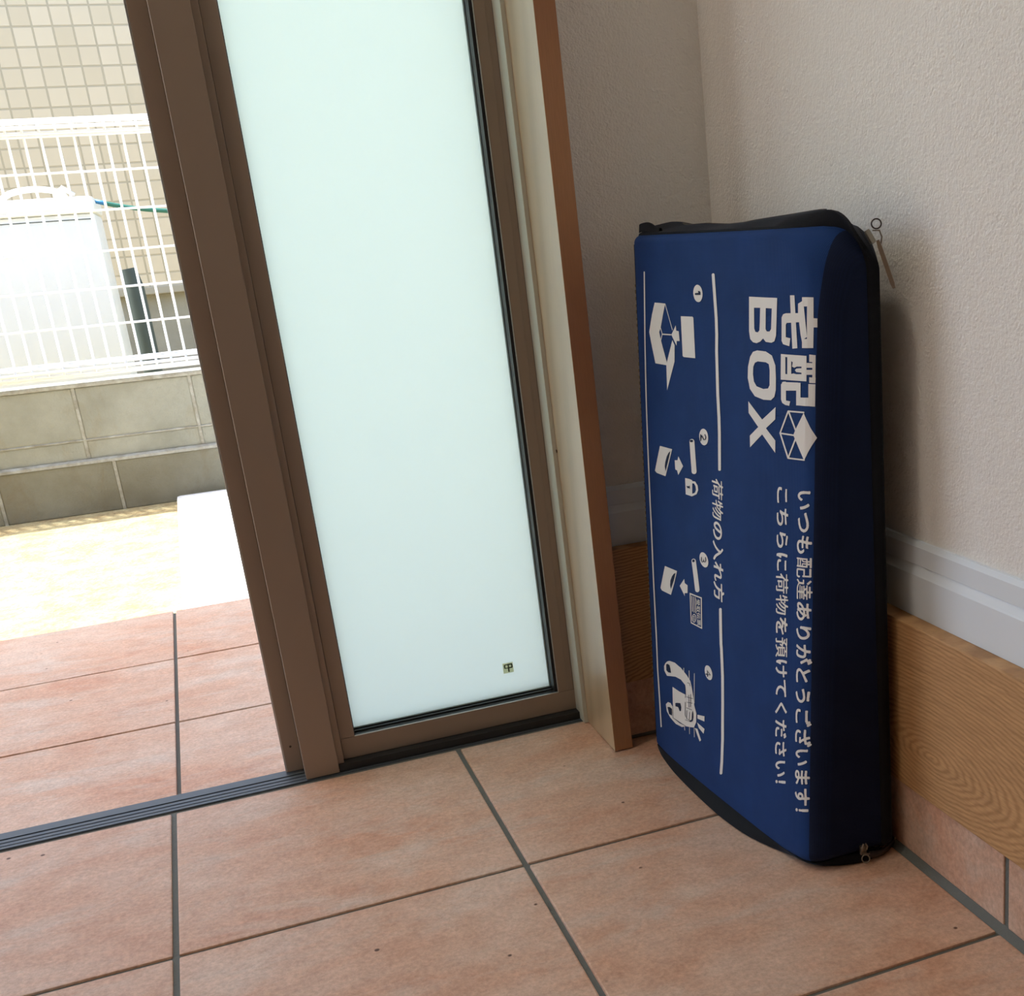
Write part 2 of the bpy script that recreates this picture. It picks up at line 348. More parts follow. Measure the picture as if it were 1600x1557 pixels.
# skirting of the same floor tile, right and back
bm = bmesh.new()
for y0, y1 in ((-2.7, -2.4), (-2.4, -2.1), (-2.1, -1.8), (-1.8, -1.5), (-1.5, -1.2), (-1.2, -0.9), (-0.9, -0.6022), (-0.6022, -0.3022), (-0.3022, -0.002), (-0.002, 0.2125)):
    box(bm, 0.608, 0.618, y0 + 0.003, y1 - 0.003, 0.0048, 0.074, 0, 0.0014)
box(bm, 0.6095, 0.627, YREAR, 0.225, 0.001, 0.0735, 1)
struct('trim_1', bm, ['tile', 'grout'])
bm = bmesh.new()
box(bm, 0.4735, 0.606, 0.2155, 0.2255, 0.0048, 0.074, 0, 0.0014); box(bm, 0.4735, 0.609, 0.217, 0.234, 0.0005, 0.0735, 1)
struct('trim_2', bm, ['tile', 'grout'])
struct('trim_3', bx(0.605, 0.6275, YREAR, 0.2345, 0.0693, 0.2197, bev=0.0012), 'board')
struct('trim_4', bx(0.4735, 0.6045, 0.2120, 0.2345, 0.0693, 0.2197, bev=0.0012), 'board_back')
prof = [(0.0, 0.2200), (0.0078, 0.2200), (0.0078, 0.2555), (0.0070, 0.2570), (0.0042, 0.2635), (0.0054, 0.2640), (0.0054, 0.2790), (0.0030, 0.2832), (0.0, 0.2832)]
bm = bmesh.new(); prism(bm, [(XW - a, z) for a, z in prof], 1, YREAR, YW); struct('baseboard_right', bm, 'white')
bm = bmesh.new()
A = [(YW - a, z) for a, z in prof]; prism(bm, A, 0, 0.4735, XW - 0.004)
struct('baseboard_back', bm, 'white')
# wooden door casing
bm = bx(0.4518, 0.4726, 0.1925, 0.32, 0.0012, 2.27, bev=0.0007)
bm.normal_update()
bmesh.ops.recalc_face_normals(bm, faces=bm.faces)
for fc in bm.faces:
    if fc.normal.x < -0.9: fc.material_index = 1        # same wood coloured paler on the doorway face, daylight put into its colour
struct('trim_5', bm, ['jamb', 'jamb_lit'])
struct('trim_6', bx(-0.98, 0.4518, 0.1925, 0.32, 2.25, 2.27, bev=0.0007), 'jamb')
struct('trim_7', bx(-1.0, -0.98, 0.1925, 0.32, 0.0012, 2.25, bev=0.0007), 'jamb')

# ------------------------------------------------------------------ threshold track
bm = bmesh.new()
box(bm, -0.98, 0.4500, 0.3050, 0.3443, -0.054, -0.0035, 1)
for y0, y1, z in ((0.3052, 0.3105, 0.0), (0.3122, 0.3185, 0.0), (0.3200, 0.3262, 0.0003), (0.3282, 0.3443, 0.0008)):
    box(bm, -0.98, 0.4500, y0, y1, -0.004, z, 0, 0.0004)
struct('trim_8', bm, ['track', 'trackd'])
# ------------------------------------------------------------------ fixed sidelight beside the sliding door
ZT = 2.25
bm = bmesh.new()
# post standing proud of the sidelight, with its deep left return
box(bm, 0.1355, 0.1707, 0.3052, 0.3600, 0.0010, ZT, 0, 0.0006)
box(bm, 0.1183, 0.1354, 0.3330, 0.3600, 0.0030, ZT, 0, 0.0004)
win = obj('window_1', bm, 'bronze'); win['kind'] = 'structure'
obj('edge_strip', bx(0.1166, 0.1182, 0.3338, 0.3590, 0.0030, ZT), 'silver', win)
bm = bmesh.new(); box(bm, 0.1708, 0.1777, 0.3110, 0.3560, 0.0010, ZT, 0, 0.0004)
obj('groove_bead', bm, 'bronze', win)
bm = bmesh.new(); box(bm, 0.1783, 0.1940, 0.3190, 0.3560, 0.0335, ZT, 0, 0.0006); obj('left_stile', bm, 'bronze', win)
bm = bmesh.new(); box(bm, 0.4285, 0.4470, 0.3190, 0.3560, 0.0335, ZT, 0, 0.0006)
box(bm, 0.4395, 0.4402, 0.3186, 0.3195, 0.0335, ZT, 0); obj('right_stile', bm, 'bronze', win)
bm = bmesh.new(); box(bm, 0.1783, 0.4478, 0.3188, 0.3560, 0.0090, 0.0333, 0, 0.0008); obj('bottom_rail', bm, 'bronze', win)
obj('top_rail', bx(0.1783, 0.4478, 0.3188, 0.3560, 2.2, ZT), 'bronze', win)
obj('lip_bead', bx(0.1942, 0.4283, 0.3186, 0.3206, 0.0333, 0.0341), 'silver', win)
obj('lip_bead', bx(0.4277, 0.4285, 0.3186, 0.3206, 0.0341, 2.2), 'silver', win)
bm = bmesh.new(); box(bm, 0.1715, 0.4478, 0.3068, 0.3550, 0.0008, 0.0088); obj('sweep_seal', bm, 'gasket', win)
bm = bmesh.new()
box(bm, 0.1942, 0.4283, 0.3215, 0.3470, 0.0320, 0.0334); box(bm, 0.4250, 0.4284, 0.3240, 0.3470, 0.0334, 2.2)
box(bm, 0.1941, 0.1950, 0.3240, 0.3470, 0.0334, 2.2)
for yy in (0.331, 0.338): box(bm, 0.1942, 0.4270, yy, yy + 0.0028, 0.0334, 0.0352)
obj('glazing_gasket', bm, 'gasket', win)
bm = bmesh.new(); tube(bm, [(0.4243, 0.3415, 0.0345), (0.4243, 0.3415, 2.2)], 0.0011, 6)
obj('gasket_piping', bm, simple('teal_glass_edge', (0.30, 0.42, 0.44), 0.3), win)
obj('gasket_piping', bx(0.1950, 0.4240, 0.3395, 0.3408, 0.0352, 0.0362), simple('teal_glass_edge', (0.45, 0.58, 0.58), 0.3), win)
obj('glass_pane', bx(0.1935, 0.4275, 0.3480, 0.3530, 0.0280, 2.05), 'frosted', win)
bm = bmesh.new(); bm.faces.new([bm.verts.new(v) for v in ((0.3730, 0.3476, 0.0595), (0.3853, 0.3476, 0.0595), (0.3853, 0.3476, 0.0720), (0.3730, 0.3476, 0.0720))])
st = obj('glass_sticker', bm, 'gold', win)
bm = bmesh.new()
y0, y1 = 0.3466, 0.3474
box(bm, 0.3788, 0.3802, y0, y1, 0.0610, 0.0706)                      # shared stem
for s in (1, -1):
    cx0 = 0.3795
    for (a, b, c, d2) in ((0.0007, 0.0046, 0.0693, 0.0706), (0.0007, 0.0046, 0.0652, 0.0664), (0.0036, 0.0050, 0.0660, 0.0698)):
        if s < 0: c2, d3 = c + 0.0002, d2 - 0.0002
        else: c2, d3 = c, d2
        box(bm, min(cx0 + s * a, cx0 + s * b), max(cx0 + s * a, cx0 + s * b), y0, y1, c2, d3)
obj('sticker_mark', bm, 'darkgreen', st)
obj('seal_strip', bx(0.4472, 0.4517, 0.2890, 0.3190, 0.0010, ZT), 'pale', win)
obj('weather_strip', bx(0.4472, 0.4517, 0.3191, 0.3560, 0.0010, ZT), 'gasket', win)
for p in ((0.1263, 0.3326, 0.0322),):
    bm = bmesh.new(); tube(bm, [(p[0], p[1] + 0.002, p[2]), (p[0], p[1], p[2])], 0.0013, 10); obj('screw', bm, 'bronze_dark', win)
bm = bmesh.new(); tube(bm, [(0.4519, 0.2890, 0.3185), (0.4508, 0.2890, 0.3185)], 0.0018, 12)
tag(obj('plug_button', bm, 'bronze_dark'), 'tiny brown round plug on the pale jamb face of the wooden door casing', 'plug')
# slid-open door leaf beyond the left edge of the picture
bm = bmesh.new(); box(bm, -0.98, -0.92, 0.315, 0.355, 0.002, ZT); box(bm, -0.98, 0.1166, 0.315, 0.355, 2.2, ZT)
o = obj('door_1', bm, 'bronze'); o['kind'] = 'structure'

# ------------------------------------------------------------------ outside, the house's own porch
bm = bmesh.new()
box(bm, -3.0, 3.0, 0.3443, 1.331, -0.27, -0.0585, 1)
tiles(bm, [-3.0045 + 0.3 * k for k in range(21)], [0.3443, 0.4346, 0.7346, 1.0348, 1.3349], -0.054, -0.062, 0.005, 0.0016)
for k in range(20): box(bm, -3.0045 + 0.3 * k + 0.0025, -3.0045 + 0.3 * (k + 1) - 0.0025, 1.327, 1.336, -0.26, -0.0555, 0, 0.0012)
o = struct('porch_floor', bm, ['tile', 'grout'])
bm = bmesh.new(); box(bm, XW + 0.12, 4.0, 0.235, 0.42, -0.3, 2.6); box(bm, -4.5, XL - 0.1, 0.235, 0.42, -0.3, 2.6); box(bm, -4.5, 4.0, 0.421, 0.46, 2.27, 2.6)
struct('outer_house_wall', bm, 'render')
struct('porch_roof', bx(-4.5, 4.0, 0.42, EAVE, 2.45, 2.62), 'soffit')
bm = bmesh.new(); box(bm, -9, 9, 1.331, 14, -0.5, -0.2575); struct('ground', bm, 'soil')
bm = bmesh.new(); box(bm, -0.022, 2.6, 1.345, 3.555, -0.256, -0.2320, 0, 0.012)
tag(obj('concrete_slab', bm, 'slab', smooth=40), 'sunlit white concrete slab with a rounded corner between porch step and block wall', 'slab')

# block wall (upper course set on a thicker lower course)
wall = thing('block_wall', (0, 3.65, -0.2575), 'weathered grey concrete block wall carrying the white mesh fence', 'wall')
bm = bmesh.new(); g = 0.004; P = 0.36
for k in range(-9, 10):
    x0 = -0.262 + P * k
    box(bm, x0 + g, x0 + P - g, 3.604, 3.72, -0.0120, 0.1560, 0, 0.005)          # upper block face
    box(bm, x0 + g, x0 + P - g, 3.604, 3.72, -0.0800, -0.0180, 0, 0.004)
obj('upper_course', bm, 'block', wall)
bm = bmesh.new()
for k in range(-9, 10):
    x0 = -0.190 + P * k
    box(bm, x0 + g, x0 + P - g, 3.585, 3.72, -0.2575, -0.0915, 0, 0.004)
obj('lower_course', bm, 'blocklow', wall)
bm = bmesh.new()
box(bm, -3.5, 3.5, 3.6085, 3.716, -0.0915, 0.156)
box(bm, -3.5, 3.5, 3.5905, 3.716, -0.2575, -0.0925)
prism(bm, [(3.581, -0.0915), (3.5825, -0.0830), (3.592, -0.0780), (3.612, -0.0770), (3.612, -0.0925)], 0, -3.5, 3.5)
prism(bm, [(3.6020, -0.0180), (3.6010, -0.0140), (3.6060, -0.0110), (3.6100, -0.0110), (3.6100, -0.0185)], 0, -3.5, 3.5)
for k in range(-9, 10):
    box(bm, -0.262 + P * k - 0.0052, -0.262 + P * k + 0.0045, 3.6025, 3.6085, -0.076, 0.156)
    box(bm, -0.190 + P * k - 0.0052, -0.190 + P * k + 0.0045, 3.5835, 3.5905, -0.2575, -0.0925)
mo = obj('mortar', bm, 'mortar', wall)
bm = bmesh.new(); box(bm, -3.5, 3.5, 3.596, 3.724, 0.1565, 0.1700, 0, 0.004)
obj('cap', bm, 'mortar', wall)

fence = thing('mesh_fence', (0, 3.66, 0.17), 'white welded wire mesh fence on top of the concrete block wall', 'fence')
bm = bmesh.new(); FY = 3.606; wr = 0.0040
def zigzag(x):
    return [(x, FY, 0.1930), (x, FY - 0.022, 0.2140), (x, FY, 0.2350), (x, FY, 0.9200), (x, FY - 0.024, 0.9430), (x, FY, 0.9660)]
for k in range(-50, 47):
    tube(bm, zigzag(0.1022 + 0.0468 * k), wr, 6)
for z in (0.8117, 0.6952, 0.5723, 0.4589, 0.3457): tube(bm, [(-2.2, FY - 0.004, z), (2.3, FY - 0.004, z)], wr, 6)
for z, yy in ((0.1930, FY), (0.214, FY - 0.022), (0.2350, FY), (0.2280, FY - 0.008), (0.2000, FY - 0.008), (0.9200, FY), (0.9280, FY - 0.008), (0.943, FY - 0.024), (0.9580, FY - 0.008), (0.966, FY)):
    tube(bm, [(-2.2, yy, z), (2.3, yy, z)], wr * 1.5, 6)
obj('wire_panel', bm, 'wire', fence, smooth=True)
for x in (-1.6, 0.55, 2.2): 
    obj('post', bx(x, x + 0.05, FY + 0.012, FY + 0.062, 0.17, 0.99, bev=0.004), 'wire', fence)

# water heater behind the fence
HY = 4.35
ht = thing('water_heater', (-0.55, 4.6, -0.2575), 'large white outdoor water heater tank unit behind the mesh fence', 'water heater')
obj('body', bx(-1.0, -0.1060, HY + 0.015, HY + 0.60, -0.2575, 0.712, bev=0.012), 'heater', ht, smooth=40)
obj('lid', bx(-1.01, -0.0985, HY, HY + 0.61, 0.712, 0.7720, bev=0.018), 'heater', ht, smooth=40)
bm = bmesh.new()
arc = [(-0.405 + 0.0 + 0.105 * (1 - math.cos(a)) , HY + 0.08, 0.772 + 0.036 * math.sin(a)) for a in [math.pi * i / 12 for i in range(13)]]
tube(bm, arc, 0.011, 10); obj('pipe', bm, 'heater', ht, smooth=True)
bm = bmesh.new(); tube(bm, [(-0.215, HY + 0.05, 0.775), (-0.222, HY + 0.05, 0.800), (-0.20, HY + 0.05, 0.806), (-0.160, HY + 0.05, 0.780)], [0.010, 0.012, 0.010, 0.006], 10)
obj('pipe', bm, 'heater', ht, smooth=True)
obj('seam', bx(-0.985, -0.120, HY + 0.0135, HY + 0.0155, 0.6905, 0.6935), 'green_grey', ht)
bm = bmesh.new()
pts = [(-0.100 + 0.42 * t, HY + 0.12, 0.756 - 0.060 * (1 - abs(1 - t) ** 2.2)) for t in [i / 14 for i in range(29)]]
tube(bm, pts, 0.0085, 10, mi=0)
for fc in bm.faces:
    if fc.calc_center_median().x < -0.062: fc.material_index = 1
tag(obj('garden_hose', bm, ['hose', 'hoseblue'], smooth=True), 'green hose with a blue end running from the water heater lid', 'hose')
bm = bmesh.new(); tube(bm, [(-0.048, 5.2, -0.2575), (-0.048, 5.2, 0.42), (-0.058, 5.2, 0.50)], [0.040, 0.040, 0.034], 16)
tag(obj('dark_upright', bm, 'green_grey', smooth=40), 'dark grey-green upright form right of the water heater', 'pipe')  # narrow dark grey-green upright beside the heater

nb = thing('neighbour_house', (0, 6.9, -0.2575), 'neighbouring house wall faced with small square cream tiles', 'building')
obj('tiled_wall', bx(-6, 6, 6.30, 6.55, 0.395, 3.6), 'ntile', nb)
obj('foundation', bx(-6, 6, 6.335, 6.55, -0.2575, 0.355), 'nfound', nb)
obj('drip_ledge', bx(-6, 6, 6.285, 6.55, 0.355, 0.395, bev=0.006), simple('ledge_brown_grey', (0.36, 0.33, 0.25), 0.7), nb)

# shallow round housing added for the fill light, out of view (the light itself is set at the top)
bm = bmesh.new()
bmesh.ops.create_cone(bm, cap_ends=True, segments=40, radius1=0.19, radius2=0.20, depth=0.05, matrix=Matrix.Translation((-0.40, -0.12, 2.373)))
bmesh.ops.delete(bm, geom=[fc for fc in bm.faces if fc.normal.z < -0.9], context='FACES')
cl = obj('fill_housing', bm, 'ceil', smooth=40); tag(cl, 'round white housing of the added fill light', 'ceiling lamp')
# outlines of the printed shapes and letters
TITLE=[["-569 4817 -966 4813 -963 4631 -960 4528 -939 4485 -898 4472 -821 4475 -782 4500 -742 4474 -688 4459 -634 4464 -592 4488 -574 4551","-645 4733 -734 4734 -732 4624 -728 4561 -705 4544 -669 4547 -651 4573","-812 4734 -896 4733 -892 4577 -871 4557 -833 4556 -815 4574"],["-698 4403 -822 4401 -908 4374 -956 4300 -963 4205 -963 4109 -944 4054 -897 4024 -792 4019 -666 4037 -591 4090 -557 4177 -562 4267 -593 4347 -635 4388","-708 4317 -823 4317 -866 4305 -879 4257 -878 4141 -857 4113 -791 4104 -692 4118 -652 4154 -637 4212 -642 4272 -667 4305"],["-567 3988 -776 3858 -962 3975 -958 3877 -830 3793 -962 3708 -962 3609 -777 3738 -597 3611 -593 3708 -719 3792 -573 3893"],["-1335 4823 -1384 4821 -1397 4670 -1423 4668 -1425 4603 -1400 4604 -1400 4452 -1348 4451"],["-1281 4823 -1341 4823 -1347 4756 -1283 4756"],["-1290 4516 -1356 4519 -1357 4451 -1291 4449"],["-1235 4775 -1282 4794 -1304 4758 -1346 4533 -1319 4521 -1293 4485 -1271 4549 -1237 4701"],["-1133 4835 -1188 4836 -1236 4446 -1174 4439"],["-1255 4706 -1261 4640 -1099 4630 -1087 4616 -1089 4523 -1146 4516 -1135 4456 -1055 4468 -1035 4493 -1031 4670 -1050 4693 -1082 4701"],["-1027 4392 -1344 4393 -1348 4202 -1028 4195","-1086 4372 -1111 4372 -1113 4242 -1089 4242","-1161 4345 -1181 4337 -1173 4304 -1201 4296 -1231 4307 -1289 4310 -1289 4298 -1229 4292 -1209 4280 -1225 4265 -1290 4264 -1290 4253 -1225 4249 -1194 4253 -1163 4247"],["-1369 4404 -1417 4399 -1418 4346 -1370 4349"],["-1394 4400 -1417 4399 -1419 4190 -1398 4192"],["-1372 4234 -1420 4231 -1419 4190 -1373 4192"],["-1341 4341 -1400 4340 -1400 4305 -1342 4304"],["-1342 4289 -1400 4290 -1401 4253 -1343 4251"],["-1366 4183 -1419 4182 -1419 4013 -1369 4015"],["-1229 4072 -1375 4080 -1376 4015 -1231 4012"],["-1227 4185 -1280 4187 -1283 4057 -1230 4053"],["-1045 4177 -1250 4187 -1251 4126 -1062 4112"],["-1061 4181 -1096 4184 -1099 4038 -1155 4036 -1142 4000 -1089 4003 -1051 4015 -1034 4042 -1032 4157"],["-1323 3961 -1435 3774 -1335 3592 -1200 3777 -1227 3824"],["-1129 3951 -1322 3958 -1327 3960 -1330 3963 -1331 3966 -1328 3969 -1323 3970 -1130 3963 -1125 3961 -1121 3958 -1120 3955 -1124 3952"],["-1121 3958 -1018 3777 -1017 3774 -1021 3771 -1027 3770 -1033 3772 -1036 3775 -1139 3956 -1139 3959 -1136 3962 -1130 3963 -1124 3961"],["-1018 3773 -1127 3585 -1131 3583 -1137 3582 -1142 3584 -1146 3587 -1146 3591 -1036 3779 -1033 3782 -1027 3782 -1021 3780 -1017 3777"],["-1136 3582 -1334 3590 -1339 3591 -1342 3594 -1343 3598 -1340 3601 -1336 3602 -1138 3594 -1132 3593 -1128 3589 -1127 3586 -1130 3583"],["-1129 3949 -1218 3816 -1222 3814 -1228 3813 -1233 3815 -1236 3818 -1236 3822 -1147 3955 -1143 3957 -1137 3958 -1132 3956 -1129 3953"],["-1026 3768 -1203 3770 -1209 3771 -1213 3774 -1214 3778 -1211 3781 -1206 3782 -1028 3780 -1022 3779 -1018 3776 -1017 3772 -1020 3769"],["-1146 3587 -1237 3750 -1237 3754 -1234 3757 -1229 3757 -1223 3756 -1220 3753 -1128 3589 -1127 3585 -1131 3583 -1136 3582 -1142 3584"]]
PRINTS=[["rule",0,["32 4983 7 4832 -24 4632 -31 4498 -27 4362 -35 4157 -40 3997 -57 3801 -62 3660 -60 3482 -60 3352 -65 3345 -77 3343 -93 3345 -106 3351 -110 3359 -110 3488 -112 3666 -107 3807 -89 4003 -84 4161 -76 4365 -80 4501 -72 4635 -42 4834 -17 4985 -11 4991 2 4995 17 4994 28 4989"]],["rule",0,["-37 2068 -34 1855 -35 1735 -41 1688 -49 1425 -38 1152 -12 776 22 530 50 401 46 394 33 393 16 399 1 410 -7 420 -34 549 -67 795 -91 1169 -102 1441 -93 1704 -87 1751 -86 1869 -88 2081 -84 2087 -71 2089 -55 2085 -42 2077"]],["rule",0,["1465 4995 1485 4726 1507 4422 1525 4112 1534 3876 1549 3464 1556 3137 1559 2805 1558 2552 1562 2294 1564 1946 1559 1639 1551 1327 1561 1022 1545 671 1536 353 1532 351 1521 352 1509 357 1499 364 1495 369 1503 686 1519 1036 1510 1340 1517 1651 1523 1957 1521 2303 1518 2561 1519 2813 1517 3144 1511 3470 1498 3880 1489 4115 1473 4424 1451 4727 1433 4995 1436 4998 1444 5000 1454 5000 1462 4998"]],["icon1",0,["1207 4726 960 4725 1017 4624 1080 4503 1116 4465 1080 4393 1019 4300 954 4204 947 4175 1228 4173 1304 4320 1367 4452 1282 4614"]],["icon1",0,["732 4542 725 4497 671 4494 656 4409 719 4406 724 4364 835 4455"]],["icon1",0,["815 4409 767 4368 775 4221 962 3947 966 4174 938 4224"]],["icon1",0,["621 4626 386 4631 367 4623 341 4279 575 4274 597 4282"]],["icon1",0,["967 4719 815 4498 813 4496 809 4496 806 4497 803 4498 803 4500 954 4721 956 4722 960 4723 964 4722 966 4721"]],["icon1",0,["1091 4506 1052 4449 1049 4448 1045 4447 1040 4448 1037 4450 1037 4452 1076 4509 1078 4510 1083 4511 1087 4510 1091 4508"]],["icon1",0,["1052 4451 1096 4385 1096 4384 1092 4382 1088 4382 1083 4383 1080 4385 1037 4450 1037 4452 1040 4453 1045 4453 1049 4452"]],["icon1",0,["1046 4443 851 4449 842 4450 836 4453 835 4457 840 4460 848 4460 1043 4455 1052 4454 1059 4450 1060 4447 1055 4444"]],["num1",0,["192 4829 194 4807 203 4787 220 4771 242 4760 268 4756 296 4759 321 4768 342 4784 357 4804 364 4826 362 4849 352 4869 335 4885 312 4896 286 4900 259 4896 234 4887 213 4871 199 4851"]],["num1",1,["326 4830 262 4833 269 4847 243 4849 224 4839 224 4817 327 4815"]],["icon2",0,["1185 3399 884 3408 974 3265 1068 3123 1302 3119 1351 3133 1271 3262"]],["icon2",0,["744 3360 642 3282 756 3183 781 3222 823 3225 831 3311 765 3320"]],["icon2",0,["603 3178 511 3183 450 3180 458 3029 598 3026"]],["icon2",1,["919 3386 987 3279 1057 3172 1072 3219 1056 3261 1014 3322 970 3360"]],["icon2",0,["491 3529 475 3395 458 3256 447 3245 420 3242 388 3247 364 3260 356 3275 373 3412 389 3545 400 3556 427 3560 458 3555 483 3543"]],["icon2",1,["409 3544 411 3541 416 3537 424 3534 433 3531 444 3529 454 3528 464 3529 471 3530 476 3533 477 3536 475 3540 470 3543 463 3547 453 3550 443 3551 432 3552 423 3552 415 3550 411 3548"]],["num2",0,["118 3615 119 3592 129 3570 146 3551 169 3538 195 3531 222 3532 247 3539 268 3553 282 3572 289 3594 287 3618 276 3640 259 3658 236 3671 209 3678 183 3677 158 3670 138 3656 124 3637"]],["icon2",0,["474 3148 416 3157 384 3135 376 3103 399 3073 461 3052 472 3046 475 3039 470 3034 457 3033 443 3036 366 3065 331 3108 340 3149 389 3178 469 3170 484 3166 493 3159 495 3153 487 3149"]],["icon2",1,["571 3111 527 3112 503 3124 498 3094 528 3097 551 3091"]],["num2",1,["249 3566 247 3624 237 3606 198 3577 159 3585 148 3611 165 3632 168 3634 173 3634 178 3632 181 3630 181 3628 165 3609 174 3588 185 3584 221 3612 264 3625 266 3564 265 3562 260 3561 255 3562 250 3564"]],["icon3",0,["1179 2208 863 2228 948 2080 1046 1942 1296 1926 1335 1943 1264 2063"]],["icon3",0,["693 2189 683 2149 617 2143 623 2065 697 2046 690 2016 809 2092"]],["icon3",1,["895 2204 956 2103 1036 2004 1051 2042 1038 2092 994 2144 949 2179"]],["icon3",0,["510 2405 477 2276 446 2135 434 2126 408 2125 378 2134 356 2149 350 2163 381 2303 414 2431 426 2440 452 2441 481 2433 504 2419"]],["icon3",1,["431 2424 433 2420 437 2415 444 2411 452 2407 461 2405 469 2403 477 2404 484 2405 488 2408 489 2412 487 2417 483 2421 476 2426 468 2429 459 2432 450 2433 442 2433 436 2431 432 2428"]],["num3",0,["160 2491 156 2470 160 2449 172 2430 192 2416 216 2407 243 2405 271 2409 296 2420 316 2436 329 2456 333 2477 329 2498 316 2517 296 2532 271 2540 244 2542 217 2538 192 2527 173 2511"]],["num3",1,["213 2503 206 2479 220 2460 233 2461 245 2483 260 2456 272 2449 287 2463 280 2491 281 2493 285 2493 289 2492 294 2490 296 2488 302 2459 281 2441 246 2456 249 2475 246 2454 212 2456 191 2481 198 2507 200 2509 204 2509 209 2507 212 2505"]],["label",0,["573 2080 306 2098 317 1786 568 1778","552 2068 328 2083 337 1798 551 1791"]],["label",0,["533 2056 527 1906 526 1905 522 1905 517 1906 514 1908 512 1910 518 2060 519 2061 523 2062 528 2060 531 2058"]],["label",0,["492 2059 490 1907 489 1906 485 1906 481 1907 477 1909 476 1911 478 2063 479 2065 483 2065 487 2064 491 2062"]],["label",0,["454 2063 454 1909 453 1907 449 1907 445 1908 441 1910 439 1913 440 2067 441 2068 445 2068 449 2067 453 2065"]],["label",0,["439 1861 443 1847 450 1833 462 1821 475 1811 491 1805 505 1803 519 1806 529 1813 535 1823 536 1836 533 1850 525 1864 513 1876 499 1886 484 1892 470 1894 457 1891 447 1884 441 1874","452 1858 455 1846 460 1835 469 1826 479 1818 490 1813 501 1812 510 1815 518 1820 522 1829 523 1839 520 1851 515 1862 506 1872 496 1879 485 1884 474 1885 465 1882 458 1877 453 1868"]],["icon4",0,["1289 1146 1232 1185 1166 1213 1016 1240 854 1234 712 1201 630 1166 602 1113 574 1027 581 948 665 901 771 895 761 1081 867 1105 1008 1091 1160 1049 1252 1023 1327 1057 1326 1107"]],["icon4",0,["1109 949 928 959 745 979 792 623 1133 600"]],["icon4",0,["1329 683 1262 730 1183 745 1136 721 1143 596 968 600 791 628 899 580 1069 554 1217 572 1311 610"]],["icon4",0,["766 983 574 1027 556 928 515 865 528 765 588 686 688 655 803 624"]],["icon4",1,["1255 1149 1209 1167 1158 1169 1124 1096 1202 1077 1257 1084"]],["icon4",1,["1277 670 1215 692 1152 694 1156 616 1239 603"]],["icon4",1,["1046 792 1003 810 906 839 887 802 899 758 933 741 972 773 1046 757"]],["icon4",1,["611 854 584 803 603 758 649 723 705 713 631 758"]],["icon4",1,["765 945 749 989 752 1070 775 1078 777 1078 781 1077 784 1075 785 1073 784 1072 764 1065 761 985 776 941 775 940 773 940 769 941 766 943"]],["icon4",1,["781 891 800 748 786 733 784 732 780 733 777 735 775 737 775 738 788 752 770 895 770 896 773 896 777 895 780 893"]],["icon4",1,["682 1001 691 868 690 867 687 867 683 868 681 870 679 872 671 1005 672 1006 675 1006 678 1005 681 1003"]],["icon4",1,["633 1027 650 887 649 886 646 886 643 887 640 889 639 891 622 1030 622 1031 625 1031 628 1030 631 1029"]],["icon4",1,["749 841 617 862 613 863 610 865 609 867 609 868 612 868 744 847 748 846 751 845 753 843 752 841"]],["icon4",1,["749 815 765 721 684 728 681 729 677 730 676 732 676 734 678 734 753 726 737 818 738 820 741 820 744 818 747 817"]],["icon4",1,["678 820 697 730 697 729 694 729 691 730 688 732 686 734 667 823 667 824 670 824 673 823 676 821"]],["icon4",1,["599 856 598 799 651 729 793 699 797 698 800 696 801 694 800 693 797 693 647 726 587 802 588 860 589 861 592 861 595 859 598 858"]],["icon4",1,["1137 596 795 625 791 626 788 628 786 630 786 631 788 632 1129 603 1133 602 1137 600 1139 598 1139 597"]],["icon4",1,["737 961 583 993 579 994 577 996 576 998 577 999 579 999 733 967 737 966 740 964 741 962 740 961"]],["icon4",1,["731 906 598 940 594 942 592 944 591 945 592 946 595 946 728 911 732 910 734 908 735 906 734 905"]],["icon4",1,["699 1122 647 1135 640 1110 638 1109 635 1109 632 1110 630 1112 629 1114 638 1141 696 1128 700 1126 703 1125 703 1123 702 1122"]],["icon4",0,["787 1252 793 1148 791 1146 788 1146 784 1148 780 1150 779 1152 773 1257 774 1258 778 1258 782 1257 785 1255"]],["icon4",0,["839 601 836 568 835 567 831 567 827 569 823 571 822 573 825 607 827 608 830 608 835 606 838 603"]],["icon4",0,["655 1264 663 1155 661 1154 658 1154 654 1155 651 1157 649 1159 642 1269 643 1270 646 1270 650 1269 653 1267"]],["icon4",0,["709 643 714 572 713 571 710 571 706 573 702 575 701 577 696 648 697 649 700 649 705 647 708 645"]],["icon4",0,["532 1274 564 954 563 953 560 953 556 954 552 956 551 958 519 1278 520 1279 524 1279 527 1278 531 1276"]],["icon4",0,["589 681 596 581 595 580 592 580 588 581 584 583 583 586 576 685 577 687 580 687 584 685 587 683"]],["icon4",0,["489 857 330 895 335 839 493 816"]],["icon4",0,["507 770 341 759 366 699 470 723"]],["icon4",0,["567 689 503 702 429 608 466 580"]],["num4",0,["131 1404 126 1383 130 1361 141 1341 158 1325 180 1315 205 1311 231 1314 254 1323 272 1338 284 1358 289 1380 285 1402 274 1422 256 1438 233 1448 208 1452 183 1449 161 1439 143 1424"]],["num4",1,["257 1347 155 1372 231 1402 238 1336 236 1334 230 1333 223 1336 217 1340 215 1344 222 1395 177 1369 251 1360 258 1357 264 1353 266 1349 263 1347"]]]
